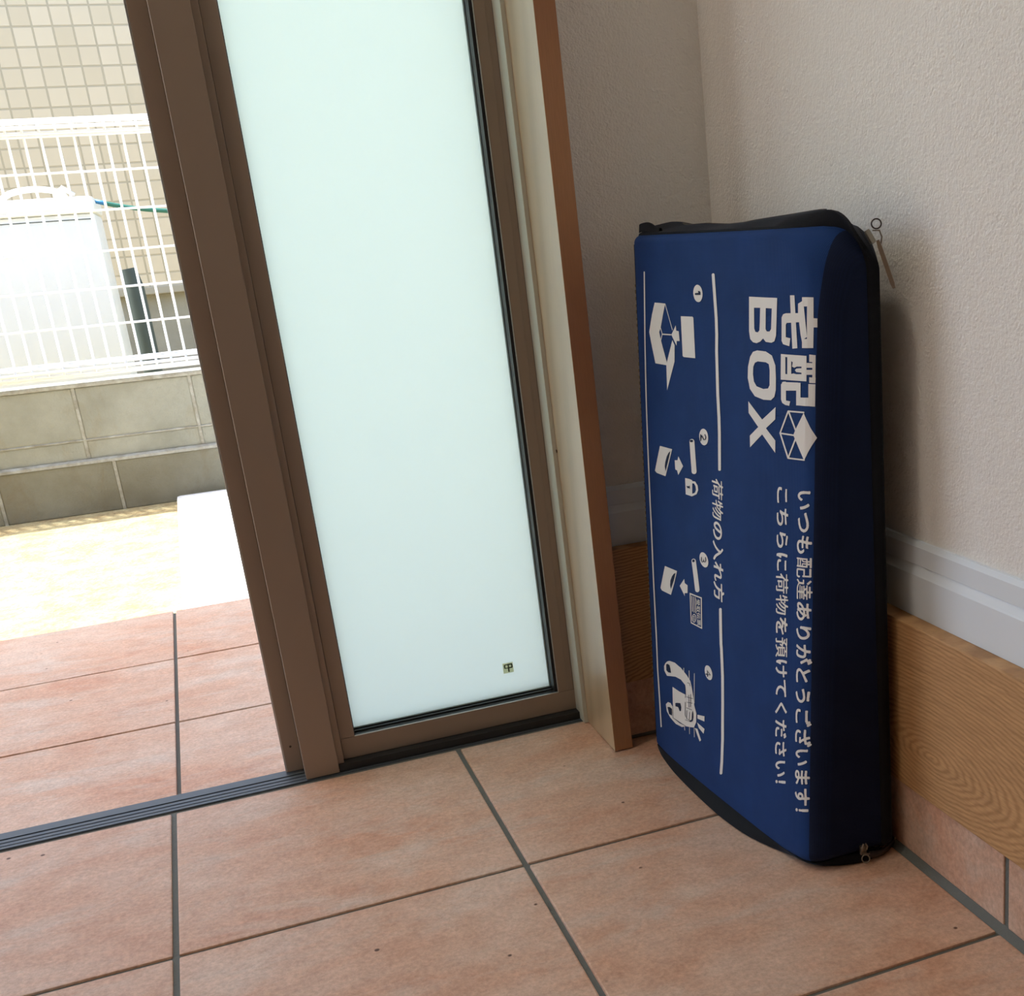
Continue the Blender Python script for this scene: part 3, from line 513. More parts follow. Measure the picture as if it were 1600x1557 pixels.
TEXTLINES=[["いつも配達ありがとうございます！",[-1252.1,3361.7],[-1264.9,397.0],[-1422.9,3380.5],[-1437.8,456.1],0.06],["こちらに荷物を預けてください！",[-984.9,3360.8],[-962.8,550.0],[-1152.8,3384.1],[-1155.4,624.6],0.06],["荷物の入れ方",[59.6,3254.2],[54.4,2114.8],[-150.2,3284.9],[-141.5,2162.0],0.2],["受取伝票",[426.1,2057.8],[418.9,1795.2],[342.7,2070.1],[336.6,1808.9],0.0],["印",[511.5,1869.3],[511.6,1817.5],[459.7,1880.3],[459.7,1829.5],0]]
GLYPHS={"1":["240 158 222 170 218 190 218 710 230 728 240 732 310 732 328 720 332 700 332 180 328 170 310 158"],"2":["110 158 92 170 92 190 267 420 306 500 308 570 290 602 250 628 210 626 130 572 110 572 98 590 100 675 130 708 210 742 260 742 315 730 360 701 408 640 422 600 422 500 378 400 285 270 300 263 450 258 462 240 460 175 440 158"],"3":["200 148 130 172 112 190 108 270 120 288 140 292 200 264 240 256 280 264 307 290 318 320 307 360 270 392 220 398 202 410 198 470 210 498 290 529 306 550 308 580 290 609 250 628 200 628 140 609 130 612 118 630 118 700 130 718 165 730 210 742 260 742 315 730 360 708 408 650 422 600 422 540 408 500 381 460 420 395 432 360 432 310 410 243 360 182 320 162 270 148"],"4":["320 158 310 162 298 180 298 320 290 337 90 338 72 350 68 390 109 450 339 730 360 742 390 742 408 730 412 720 413 450 420 443 455 440 468 430 472 360 460 342 420 337 413 330 408 170 390 158","241 450 270 442 297 450 297 500 290 515 250 469"],"あ":["540 118 520 129 480 178 420 158 400 162 380 185 300 158 220 158 180 182 148 230 148 310 158 350 202 430 260 491 339 540 348 560 348 620 340 637 190 642 178 660 182 720 210 732 270 722 350 723 366 750 372 810 390 822 450 822 468 810 460 740 470 733 560 732 590 742 630 742 710 761 720 758 732 740 728 680 690 658 640 655 631 650 631 640 668 620 670 574 720 548 771 500 798 460 812 420 812 330 802 290 761 220 670 152 600 128","479 200 490 192 525 210 590 224 650 253 687 290 706 320 718 400 690 449 660 477 640 485 630 481 548 340 471 260 466 250","251 260 270 252 290 254 340 273 356 290 347 420 340 434 273 370 244 300 242 280","444 380 450 374 477 400 517 460 532 490 530 504 470 496 435 480 432 410","443 590 470 582 500 592 560 593 587 640 560 648 530 638 450 637 443 630"],"い":["340 148 300 162 239 220 198 310 168 460 168 670 158 720 162 740 180 752 225 750 260 738 270 725 262 680 262 530 272 500 272 440 304 320 330 278 360 262 389 280 426 350 440 405 450 418 465 420 480 411 522 350 508 290 451 190 390 152","750 268 730 285 718 330 716 380 686 490 646 590 598 670 609 700 650 722 670 722 690 711 730 647 778 540 812 420 828 300 820 292"],"う":["360 118 322 150 308 180 312 200 355 220 460 244 550 291 599 340 616 370 628 420 626 470 590 512 560 526 500 538 370 516 230 469 212 480 189 560 192 570 210 582 250 584 350 612 400 622 450 622 480 632 530 632 610 618 660 588 691 560 718 520 730 485 732 400 708 310 630 219 527 160 380 118","640 679 610 688 520 688 490 698 350 708 300 722 290 735 288 760 302 800 320 812 420 802 450 792 500 792 530 782 650 782 668 770 672 730 658 690"],"が":["190 128 130 152 119 170 172 260 236 400 276 520 277 540 260 548 230 538 130 532 120 545 108 590 110 615 130 632 230 632 260 642 300 643 307 650 318 710 322 790 350 812 415 810 428 800 432 780 411 660 430 652 530 648 580 621 610 575 622 530 622 420 600 275 568 190 520 142 480 128 400 128 345 140 332 150 318 210 322 230 330 238 350 242 440 222 470 234 496 280 518 370 528 480 512 540 480 558 390 555 278 240 221 140","780 369 752 390 712 500 619 670 630 691 679 720 650 775 652 810 690 832 720 822 740 848 780 862 808 850 850 787 871 740 860 722 830 708 810 708 790 718 770 689 736 670 818 510 852 430 840 399"],"く":["600 99 580 109 550 149 410 279 310 359 232 440 219 480 242 530 280 571 500 751 559 820 580 831 600 821 641 780 650 765 648 750 500 619 370 519 340 480 370 441 580 271 668 180 670 165 661 150 620 109"],"け":["510 108 460 139 439 170 450 188 520 231 572 300 598 370 598 420 608 450 607 540 590 548 395 550 378 570 378 620 382 630 400 642 600 644 606 650 598 690 602 800 620 812 680 812 690 808 702 790 703 660 710 651 760 652 790 662 820 658 832 640 832 580 815 560 750 558 703 540 702 410 678 290 621 190 530 112","220 148 192 170 158 310 158 580 168 610 168 660 192 790 210 802 270 802 288 790 292 750 262 630 262 580 252 550 253 440 260 423 280 438 305 440 330 428 341 410 304 300 282 210 278 160 260 148"],"こ":["380 138 283 170 220 223 198 280 198 360 212 420 230 432 290 432 308 420 312 400 296 330 304 290 321 270 350 254 450 232 550 232 580 242 640 242 730 262 750 258 762 240 762 180 758 170 740 158 630 138","390 638 360 648 260 652 248 670 248 730 265 750 310 742 620 742 680 752 700 748 710 735 712 670 695 650 580 648 540 638"],"ご":["380 128 325 140 253 170 202 220 178 310 188 340 190 385 202 410 215 420 280 422 298 410 301 400 282 340 284 310 301 270 340 244 450 222 610 232 700 252 730 248 740 235 742 170 725 150 600 128","250 638 240 642 228 660 228 720 240 738 290 742 320 732 590 732 650 743 659 750 656 760 639 790 650 811 700 831 720 822 750 848 780 861 800 851 818 830 871 740 850 712 810 699 791 710 780 728 760 682 730 668 700 677 688 650 670 638"],"さ":["450 118 420 128 370 128 330 142 280 169 222 230 208 280 208 340 222 390 250 448 280 452 325 440 338 430 340 415 314 360 304 310 319 270 360 238 400 224 460 222 490 212 540 222 610 222 650 232 680 232 698 220 702 200 690 155 680 142 640 128 570 128 540 118","660 348 630 358 500 368 482 380 478 400 500 448 580 453 589 460 530 581 510 588 235 590 192 610 192 680 220 692 260 692 290 682 480 683 489 690 488 700 458 790 462 810 480 822 540 822 558 810 584 720 600 693 720 722 760 718 782 680 782 650 770 632 633 600 643 560 683 490 741 410 710 359 690 348"],"ざ":["390 118 310 142 270 162 229 200 212 230 198 280 198 330 212 380 240 438 290 442 328 420 328 400 304 350 296 310 304 270 340 234 420 212 570 212 660 232 680 228 688 220 692 150 675 130 600 118","680 339 580 358 500 358 482 370 478 430 490 448 530 452 560 442 584 450 520 581 500 588 470 578 310 578 270 588 200 588 190 592 178 610 182 670 210 682 310 682 340 672 470 673 479 680 478 690 450 795 460 808 510 822 535 820 548 810 580 697 590 691 620 692 670 703 683 710 682 720 642 790 642 820 680 842 700 838 720 824 732 850 750 868 790 868 840 807 862 760 858 740 820 718 800 722 780 738 770 710 772 650 750 622 660 606 621 590 653 520 718 430 731 400 701 350"],"す":["360 109 340 119 299 160 290 175 292 190 420 243 465 280 390 292 332 340 310 375 298 430 308 490 332 530 360 558 400 582 490 593 497 600 497 620 480 628 340 628 300 618 160 618 150 622 138 640 142 700 160 712 410 712 440 722 480 723 487 730 492 810 520 822 570 822 588 810 593 730 600 723 820 718 832 690 832 650 820 632 610 628 593 620 592 530 612 460 612 350 598 310 561 240 490 169","437 380 450 374 470 378 506 410 506 470 480 496 450 498 430 492 414 480 404 460 404 410 418 390"],"だ":["190 118 140 142 129 160 196 310 256 490 274 570 260 577 130 582 118 600 118 660 130 678 140 681 170 672 290 673 308 720 312 800 330 812 380 812 410 798 422 780 404 700 410 694 440 692 520 712 540 708 552 690 552 640 541 620 525 610 420 596 383 580 330 385 258 180 230 129 210 118","560 128 463 160 422 200 408 250 408 310 420 355 430 368 490 372 508 360 512 320 502 290 504 270 540 234 590 222 690 222 720 232 770 232 788 220 792 160 780 142 720 128","490 468 472 480 468 500 470 545 490 562 550 572 700 572 770 558 782 540 780 485 760 468 720 468 680 478 550 478 520 468","700 618 682 630 632 720 632 760 670 782 700 772 720 798 760 812 780 808 830 737 848 700 848 680 810 658 790 658 770 668 740 632"],"ち":["340 128 322 140 308 190 312 210 320 218 490 222 560 234 641 280 666 340 666 370 640 407 600 426 540 438 430 416 370 387 295 310 260 308 220 322 212 330 208 350 236 410 276 530 289 600 280 607 210 608 160 622 148 640 152 700 180 712 230 702 310 703 317 710 330 805 350 822 410 812 428 800 431 790 414 720 420 704 550 712 640 732 710 738 722 720 722 670 700 642 630 628 580 628 550 618 460 618 400 607 384 580 369 490 490 522 580 522 645 510 710 478 758 420 772 370 772 340 738 230 680 182 620 148 530 128"],"つ":["370 168 349 180 322 230 320 245 329 260 350 272 420 272 490 284 590 318 639 350 685 390 710 480 706 530 670 576 620 606 500 608 370 576 195 510 160 508 142 520 132 540 118 580 122 600 135 610 170 614 380 682 470 702 530 702 560 711 590 702 635 700 730 658 761 630 798 580 821 480 778 340 690 252 600 212 540 188 440 178 410 168"],"て":["680 128 650 138 605 140 540 162 483 190 392 280 358 400 358 430 382 530 412 590 453 650 370 648 340 638 290 638 190 618 150 618 140 622 128 640 128 700 140 718 230 722 260 732 330 732 360 742 430 742 460 752 550 752 580 762 690 762 720 772 780 772 798 760 802 690 790 672 660 666 570 627 503 560 474 500 462 450 462 410 478 350 540 281 620 244 710 232 728 220 732 200 710 143 700 132"],"と":["480 128 450 138 390 138 300 172 242 230 218 300 228 380 240 407 269 450 345 530 248 740 248 770 260 788 320 811 340 797 378 700 440 587 690 721 718 700 741 650 720 622 530 527 430 467 361 410 328 360 322 320 340 281 370 254 430 234 600 232 710 252 740 252 758 240 762 170 750 152 680 138"],"に":["210 128 190 143 168 210 168 260 158 300 158 500 168 530 168 590 202 780 220 792 280 792 298 780 302 750 262 570 262 520 252 490 253 430 260 413 290 431 310 421 328 400 332 370 284 230 276 180 282 160 278 140 260 128","560 158 460 182 430 199 402 230 379 300 388 330 390 375 410 408 460 402 478 390 482 350 476 320 485 290 530 264 710 262 790 281 808 270 810 195 780 172 710 168 680 158","600 618 570 628 430 632 418 650 422 720 440 731 470 722 730 722 770 728 782 700 782 650 770 632 640 628"],"の":["500 128 482 140 462 170 450 195 452 210 465 220 560 244 620 273 662 310 706 380 718 450 706 530 672 590 639 620 600 646 570 656 540 659 533 650 532 610 502 480 448 330 401 250 340 202 280 188 220 209 172 260 142 320 128 400 128 440 152 540 209 630 260 678 360 738 480 762 520 762 625 740 720 681 748 650 798 570 821 450 798 330 741 240 710 212 630 162","271 310 290 300 300 303 329 330 376 420 426 600 427 640 420 650 390 646 350 627 291 580 244 500 226 420 244 340"],"ま":["340 118 270 142 222 190 208 220 212 290 260 358 315 380 370 392 450 393 458 410 456 440 440 457 220 472 208 490 208 540 220 558 230 562 300 562 330 552 440 553 448 570 447 620 430 628 350 628 320 638 220 642 208 660 212 720 240 732 290 732 320 722 440 723 447 730 452 810 480 822 530 822 548 810 552 780 542 740 550 723 680 732 710 742 750 738 762 710 762 670 750 652 670 638 570 636 543 620 542 570 550 553 560 552 590 562 755 570 772 550 768 490 750 478 700 478 670 468 560 467 547 460 553 380 559 370 707 300 740 278 778 240 778 210 750 169 725 160 620 237 560 264 543 190 500 142 430 118","327 220 350 212 410 212 430 218 446 230 456 250 457 290 450 297 400 306 320 286 304 270 302 250 310 231"],"も":["460 118 410 132 370 152 339 180 312 220 298 270 297 380 250 396 160 412 138 440 138 490 155 510 170 512 280 482 307 490 318 540 317 580 311 590 195 610 160 622 149 640 162 700 175 710 310 682 330 689 338 710 338 800 342 810 360 822 420 822 438 810 442 760 432 730 432 700 440 683 530 682 570 692 588 680 591 670 580 615 567 600 540 588 430 588 415 580 403 490 410 481 565 480 582 460 582 420 578 400 560 388 410 388 393 380 392 300 414 250 450 224 510 212 610 234 639 250 669 280 686 320 686 360 667 410 609 490 619 510 640 522 695 520 731 490 768 430 791 330 768 240 710 172 620 128 580 128 550 118"],"ら":["340 128 320 139 310 155 298 190 302 210 310 218 480 222 580 244 650 301 666 340 668 370 657 400 640 419 590 446 490 448 380 407 330 369 280 312 250 308 210 322 202 330 198 350 218 430 218 480 238 590 238 660 250 678 260 681 325 670 340 655 332 560 322 530 324 490 330 484 410 518 490 542 580 542 640 532 700 498 731 470 758 430 772 380 772 340 748 250 660 172 530 128","610 658 450 688 320 722 309 740 322 790 340 808 370 812 470 784 620 762 660 748 671 730 658 680 640 662"],"り":["370 118 349 130 322 170 322 200 335 210 440 234 532 280 606 380 626 500 618 520 616 570 589 640 550 676 510 680 460 666 400 609 354 530 332 450 328 350 310 338 250 342 228 380 228 570 238 600 238 660 248 690 258 800 270 818 280 822 340 822 358 810 362 780 343 700 350 685 410 738 440 758 480 772 530 781 610 758 678 690 710 615 722 550 722 440 702 340 631 230 510 152 400 118"],"れ":["290 128 280 132 268 150 268 310 260 345 170 222 155 220 140 229 102 280 102 300 217 450 278 550 277 580 270 587 230 588 190 578 140 582 130 595 118 650 130 668 140 672 200 672 230 682 280 685 288 700 292 810 310 822 380 822 398 810 401 800 384 700 408 670 402 630 410 626 463 660 560 702 650 702 698 670 720 635 732 580 722 540 712 390 702 360 704 270 720 254 740 254 840 311 858 300 872 230 860 209 820 182 740 148 690 148 650 162 629 180 610 215 598 270 608 320 608 390 628 490 628 580 610 606 570 608 520 592 471 560 430 529 364 460 362 200 372 150 368 140 350 128"],"を":["440 118 350 142 309 180 288 220 288 280 302 330 329 370 410 438 452 460 459 470 452 480 430 488 390 488 340 472 290 439 251 390 210 358 180 362 149 390 139 410 260 561 299 630 280 638 160 642 148 660 152 720 180 732 250 732 280 722 340 725 362 810 380 822 440 822 458 810 462 790 451 740 460 733 520 732 550 742 660 752 678 740 682 720 682 680 670 662 610 648 420 637 409 630 388 590 385 580 390 575 485 570 520 551 550 521 560 520 750 601 778 580 792 540 788 520 770 502 640 452 563 410 562 280 550 262 490 258 472 270 467 350 460 359 440 349 401 310 382 270 400 234 460 212 600 212 630 222 725 230 742 210 738 140 720 128 650 128 620 118"],"伝":["210 99 198 120 197 500 190 513 140 460 125 470 105 500 99 530 144 580 184 640 244 750 275 830 290 841 320 841 342 830 351 810 272 640 271 110 260 99","780 109 730 198 700 189 630 188 610 179 540 178 520 169 450 168 430 159 358 150 339 190 339 220 394 290 483 470 470 478 340 479 329 490 330 542 350 552 832 550 841 540 842 500 830 479 580 478 449 240 640 252 660 261 700 265 699 280 659 350 649 380 680 401 710 401 791 260 841 150 841 140 830 129","390 719 378 740 379 780 390 791 770 792 791 780 791 730 780 719"],"入":["160 98 92 150 92 170 220 261 300 351 372 490 406 590 416 640 389 680 310 752 298 770 302 790 319 820 340 838 355 840 441 760 461 730 511 680 703 340 851 200 860 175 838 120 825 110 800 108 690 189 612 290 501 500 490 507 448 400 361 260 260 159 180 102"],"印":["510 99 498 120 499 780 520 792 800 791 812 770 811 270 790 245 760 229 650 229 639 240 620 290 628 300 730 302 738 310 738 710 720 718 580 718 572 700 571 110 560 99","150 199 139 210 120 260 148 300 149 750 160 761 220 772 390 831 440 779 410 759 290 719 230 708 222 690 222 580 240 572 430 571 441 560 441 510 420 498 230 498 222 480 222 310 230 302 250 302 400 341 430 341 441 330 441 290 420 269 280 238"],"取":["360 99 349 110 348 230 340 248 260 238 190 219 150 218 130 209 120 209 109 220 99 270 110 281 148 290 158 310 158 740 150 748 120 749 110 758 110 802 130 812 470 811 481 800 482 770 490 762 790 762 810 755 821 740 821 700 812 680 811 640 781 520 751 430 702 330 736 270 820 186 845 170 850 160 845 150 812 110 800 109 760 135 695 200 660 246 650 246 615 200 550 135 500 100 485 110 459 150 459 160 544 230 604 310 614 340 589 390 549 510 529 590 518 680 510 688 480 689 470 698 468 740 460 748 430 748 422 730 422 340 440 332 482 340 491 330 491 290 470 269 430 264 422 250 420 108 410 99","232 310 240 302 260 302 338 320 348 330 348 400 330 408 240 408 232 390","657 420 663 420 684 460 718 560 743 680 730 688 600 688 582 680 612 540","232 490 250 482 340 482 348 490 348 570 330 578 240 578 232 570","232 650 250 642 340 642 348 660 348 740 330 748 240 748 232 730"],"受":["150 109 110 160 120 171 280 202 380 236 395 250 305 330 254 400 230 418 229 460 240 471 650 472 680 480 690 475 721 450 715 420 685 370 650 328 557 250 600 226 670 202 740 191 760 182 800 181 831 160 825 140 800 109 740 109 620 139 470 198 410 169 290 129 220 118 200 109","466 290 480 286 530 316 605 390 610 405 340 405 345 390 410 326","140 439 128 460 129 610 140 621 230 622 243 630 234 660 209 700 208 720 200 728 160 729 149 740 138 770 150 791 180 792 200 801 340 802 360 811 460 812 480 821 620 832 640 841 680 842 710 852 740 845 775 810 780 800 770 789 680 778 660 769 610 768 590 759 520 758 487 740 521 650 522 630 540 622 620 626 690 751 720 751 752 740 760 730 703 630 720 622 810 621 821 610 822 460 810 439 760 439 750 448 748 540 730 548 200 548 192 540 191 450 180 439","322 630 340 622 430 622 448 630 419 720 420 745 290 738 273 730"],"方":["160 89 140 99 109 130 100 145 102 160 130 191 219 260 262 330 286 380 306 450 328 610 327 620 310 628 120 632 108 660 108 700 120 718 440 723 449 730 446 740 410 825 430 848 480 862 518 830 570 723 820 722 838 710 842 650 830 632 820 628 450 628 433 620 422 570 423 540 430 533 730 532 758 520 762 460 752 430 752 340 742 310 742 270 718 170 680 119 630 98 480 98 462 110 439 170 442 180 460 192 600 192 616 200 648 300 648 340 658 370 657 430 640 438 420 438 405 430 388 360 338 250 301 200 250 149"],"物":["260 99 248 120 248 360 230 368 140 339 120 339 109 350 99 380 99 400 110 411 170 422 248 450 248 600 240 618 190 618 182 610 171 550 150 505 140 500 90 530 128 650 139 760 150 792 160 801 180 802 205 790 212 760 202 730 202 690 210 682 240 682 248 700 249 840 270 852 300 851 311 840 312 690 320 682 390 681 402 660 402 630 393 620 320 618 312 610 312 490 320 472 370 482 395 500 360 528 359 540 413 620 444 680 478 770 489 830 510 850 550 841 561 830 551 770 533 720 540 713 832 710 841 700 842 620 832 590 832 450 822 420 821 340 812 320 811 260 802 240 801 210 775 150 750 125 720 109 620 109 609 120 608 150 600 170 610 181 700 182 728 230 738 270 739 310 748 330 749 410 758 430 759 550 768 580 768 640 760 648 742 640 711 510 661 370 575 220 545 180 480 119 470 119 425 150 420 160 425 170 480 225 504 240 574 350 638 500 668 610 670 645 630 648 622 640 591 540 551 450 465 320 420 280 370 320 424 380 484 470 524 550 553 640 540 648 510 648 435 520 405 490 411 480 410 428 400 419 380 418 312 390 311 110 300 99"],"票":["360 99 349 110 330 160 340 171 380 162 420 162 434 170 438 290 420 298 320 295 315 290 340 282 350 271 345 260 260 175 190 129 170 119 150 119 110 161 210 226 285 290 260 298 120 299 108 320 109 350 120 361 820 362 841 350 841 310 830 299 670 298 645 290 800 195 825 170 830 160 825 150 790 125 780 120 770 125 740 154 610 235 590 260 625 290 620 295 530 298 512 290 512 150 505 130 480 109 440 99","220 409 208 430 209 460 220 471 720 472 741 460 741 420 730 409","180 509 168 530 170 692 190 702 340 702 348 710 348 750 330 758 130 759 118 780 119 810 130 821 800 822 821 810 821 770 810 759 620 758 602 750 602 710 610 702 760 702 780 692 782 530 770 509","242 580 260 572 340 572 348 580 348 640 330 648 250 648 242 640","412 580 430 572 520 572 528 580 528 640 510 648 420 648 412 640","602 580 620 572 710 572 718 580 718 640 700 648 610 648 602 640","412 710 430 702 520 702 528 710 528 750 510 758 420 758 412 750"],"荷":["220 99 208 120 205 410 200 413 140 360 115 380 99 420 224 560 275 650 298 670 298 710 280 718 130 719 119 730 120 772 140 782 290 782 298 790 299 840 320 852 360 851 370 842 372 790 380 782 570 782 578 790 580 842 590 851 630 852 651 840 652 790 660 782 832 780 842 760 841 730 832 720 660 718 652 710 651 660 640 649 588 650 579 660 578 710 570 718 390 718 372 710 371 660 345 640 349 620 337 610 282 510 281 110 270 99","580 109 569 120 559 150 568 170 680 172 688 180 688 540 670 548 360 549 349 560 345 610 354 620 370 622 830 621 841 610 840 558 830 549 770 548 762 540 761 150 740 125 710 109","370 199 358 220 360 482 380 492 612 490 622 470 620 258 600 248 440 248 432 240 431 210 422 200","432 320 450 312 550 312 558 330 558 420 540 428 440 428 432 410"],"達":["150 120 115 150 109 180 150 232 208 280 208 450 200 468 118 470 109 480 108 510 120 531 260 532 280 522 282 280 300 256 370 216 450 192 710 192 730 201 830 202 850 190 842 170 841 140 830 129 440 128 360 149 310 175 260 214 240 218 186 170","540 208 529 220 528 280 520 288 340 288 319 300 319 330 330 341 520 342 528 360 528 380 520 388 360 389 349 400 348 430 360 451 520 452 528 470 520 488 338 490 328 510 329 540 338 550 420 552 433 560 400 628 320 629 309 640 308 670 330 682 520 682 528 700 528 720 520 728 370 729 359 740 359 780 370 791 520 792 528 800 529 840 538 850 590 851 601 840 602 800 610 792 770 791 781 780 781 740 770 729 610 728 602 710 602 690 610 682 830 681 842 660 841 640 830 629 740 628 703 560 720 552 820 551 832 530 831 500 822 490 620 488 602 480 602 460 610 452 790 451 801 440 800 398 780 388 610 388 602 380 602 350 620 342 820 341 831 330 831 300 810 288 610 288 602 280 600 218 590 208","512 560 530 552 620 552 653 620 630 628 490 627 483 620 486 610","240 649 130 780 170 821 190 815 275 730 300 690 270 655"],"配":["150 109 138 130 139 660 150 671 220 672 228 680 228 730 220 748 128 750 119 760 119 810 140 822 470 821 481 810 481 760 470 749 390 748 382 740 382 690 390 672 460 671 471 660 471 130 460 119 420 119 409 130 408 150 400 158 210 158 192 150 191 120 182 110","570 109 540 125 519 160 519 550 540 562 750 562 758 580 758 730 740 738 520 739 509 750 509 800 530 812 810 811 822 790 821 450 810 439 770 439 759 450 758 480 750 488 590 488 582 470 582 220 600 182 760 182 778 210 789 300 800 310 851 280 851 200 841 170 810 125 780 109","192 230 210 222 400 222 408 230 408 280 390 288 200 288 192 280","192 360 210 352 390 352 408 360 408 400 400 408 350 409 319 430 318 590 310 608 290 608 282 600 281 490 271 460 245 410 230 395 195 390","195 440 200 437 210 452 238 520 238 600 230 608 200 608 192 600","362 470 380 462 400 462 408 470 408 590 400 608 370 608 362 600","282 680 300 672 318 680 318 740 310 748 290 748 282 740"],"預":["160 99 139 120 130 162 140 171 220 172 228 180 228 480 210 488 110 489 99 500 99 550 110 561 270 565 273 570 260 584 150 655 140 670 180 710 260 668 323 740 300 748 130 749 119 760 120 802 140 812 380 812 420 797 450 812 832 810 842 790 841 760 832 750 680 748 666 730 657 690 680 682 810 681 821 670 821 260 810 249 750 247 735 240 840 165 860 140 855 130 810 100 780 115 740 154 660 209 693 240 690 245 590 248 567 240 590 222 591 210 560 175 420 99 400 105 375 130 370 140 375 150 480 206 523 240 510 247 470 249 459 260 458 490 450 515 411 410 380 360 340 369 330 380 367 480 360 487 340 488 310 488 302 480 301 150 282 120 260 109 230 108 210 99","522 320 540 312 740 312 748 320 748 370 730 378 530 378 522 370","522 450 540 442 740 442 748 450 748 490 730 498 530 498 522 490","443 550 450 545 458 560 460 672 470 681 570 682 588 720 588 740 580 748 450 748 420 756 320 633 370 562 420 561","522 570 540 562 740 562 748 570 748 620 730 628 530 628 522 620"],"！":["260 148 240 159 212 190 208 240 219 260 250 288 290 292 310 281 338 250 342 200 331 180 300 152","250 348 240 352 228 370 228 510 218 550 218 760 230 778 240 782 310 782 328 770 332 750 332 550 322 510 322 370 305 350"]}
# ------------------------------------------------------------------ folded delivery bag leaning in the corner
YL, YR, H0, H1 = 0.178, -0.152, 0.006, 0.532
lerp = lambda a, b, t: a + (b - a) * t
def sst(a, b, x):
    t = min(1, max(0, (x - a) / (b - a))); return t * t * (3 - 2 * t)
def xf(y, z):
    a = (YL - y) / (YL - YR); h = (z - H0) / (H1 - H0)
    b = lerp(lerp(.494, .517, a), lerp(.520, .553, a), h)
    u = max(0, a * (1 - a) * 4); v = max(0, min(1, h * (1 - h) * 4))
    return b - .011 * u ** .8 * (.75 + .25 * v)
def radii(y, z):
    a = (YL - y) / (YL - YR)
    return .008, .020 + .014 * sst(.46, .525, z), .007 + .026 * sst(.80, 1, a), .006 + .006 * sst(.85, 1, a)
def recess(y, z, rad=None):
    Rl, Rr, Rt, Rb = rad or radii(y, z)
    dl, dr, dt, db = YL - y, y - YR, H1 - z, z - H0
    A = B = 0; Ra = Rb_ = .01
    if dl < Rl: A = 1 - dl / Rl; Ra = Rl
    if dr < Rr: A = 1 - dr / Rr; Ra = Rr
    if dt < Rt: B = 1 - dt / Rt; Rb_ = Rt
    if db < Rb: B = 1 - db / Rb; Rb_ = Rb
    rho = min(1, math.hypot(A, B))
    if rho == 0: return 0
    R = (A * A * Ra + B * B * Rb_) / (A * A + B * B)
    return R * (1 - math.sqrt(max(0, 1 - rho * rho)))
def X(y, z): return xf(y, z) + recess(y, z)
def xback(z): return lerp(0.5995, 0.6015, (z - H0) / (H1 - H0))
def xmid(y, z):
    return xback(z) - 0.013
# grid of the rounded front, nonuniform towards the edges
def axis_samples(lo, hi, Rlo, Rhi, n):
    s = []
    for i in range(9): s.append(lo + Rlo * (1 - math.sin(math.pi / 2 * (1 - i / 9))))
    m = [lo + Rlo + (hi - Rhi - lo - Rlo) * i / n for i in range(n + 1)]
    e = [hi - Rhi * (1 - math.sin(math.pi / 2 * (1 - i / 9))) for i in range(9)][::-1]
    return s + m + e
ny_, nz_ = 34, 52
def front_xyz(ya, za):
    """ya in 0..1 sample coordinates already mapped to metres; pull the corners in to round them"""
    Rl, Rr, Rt, Rb = radii(ya, za)
    A = B = 0; sy = sz = 0; y, z = ya, za
    if YL - ya < Rl: A = 1 - (YL - ya) / Rl; sy = 1
    elif ya - YR < Rr: A = 1 - (ya - YR) / Rr; sy = -1
    if H1 - za < Rt: B = 1 - (H1 - za) / Rt; sz = 1
    elif za - H0 < Rb: B = 1 - (za - H0) / Rb; sz = -1
    A2, B2 = A * math.sqrt(1 - B * B / 2), B * math.sqrt(1 - A * A / 2)
    if A and B:
        Ry = Rl if sy > 0 else Rr; Rz = Rt if sz > 0 else Rb
        y = (YL - Ry * (1 - A2)) if sy > 0 else (YR + Ry * (1 - A2))
        z = (H1 - Rz * (1 - B2)) if sz > 0 else (H0 + Rz * (1 - B2))
        rho = min(1, math.hypot(A2, B2)); R = (A2 * A2 * Ry + B2 * B2 * Rz) / (A2 * A2 + B2 * B2)
        return Vector((xf(y, z) + R * (1 - math.sqrt(max(0, 1 - rho * rho))), y, z))
    return Vector((X(y, z), y, z))
ys = axis_samples(YR, YL, 0.020, 0.008, ny_)
bag = thing('delivery_box', (0.545, 0.013, 0.0), 'folded navy blue fabric parcel delivery box with white Japanese print, standing in the corner', 'delivery box')
# the edge of the darker navy side follows one grid column
SIDE_EDGE = min(ys, key=lambda v: abs(v + 0.1425))
bm = bmesh.new(); grid = []
for y in ys:
    Rl, Rr, Rt, Rb = radii(y, 0.3)
    col = []
    for z in axis_samples(H0, H1, Rb, Rt, nz_):
        p = front_xyz(y, z)
        wr_ = noise.noise(Vector((p.y * 9, p.z * 7, 1.3))) * 0.0011 + noise.noise(Vector((p.y * 28, p.z * 16, 4.1))) * 0.0003
        edge = min(1, min(YL - y, y - YR, z - H0, H1 - z) / 0.03)
        p.x += wr_ * max(0, edge) * 0.6
        col.append(bm.verts.new(p))
    grid.append(col)
for i in range(len(grid) - 1):
    for j in range(len(grid[0]) - 1):
        bm.faces.new([grid[i][j], grid[i + 1][j], grid[i + 1][j + 1], grid[i][j + 1]]).material_index = 1 if ys[i + 1] < SIDE_EDGE + 1e-6 else 0
nI, nJ = len(grid), len(grid[0])
RCOL = list(range(nI - 1, -1, -1)) + [0] * (nJ - 1) + list(range(1, nI)) + [nI - 1] * (nJ - 2)      # grid column of each rim vertex
ring = [grid[i][nJ - 1] for i in range(nI - 1, -1, -1)] + [grid[0][j] for j in range(nJ - 2, -1, -1)] + [grid[i][0] for i in range(1, nI)] + [grid[nI - 1][j] for j in range(1, nJ - 1)]
RING = [v.co.copy() for v in ring]            # starts top-left, runs along the top to the right, down, back along the bottom, up
prev = ring
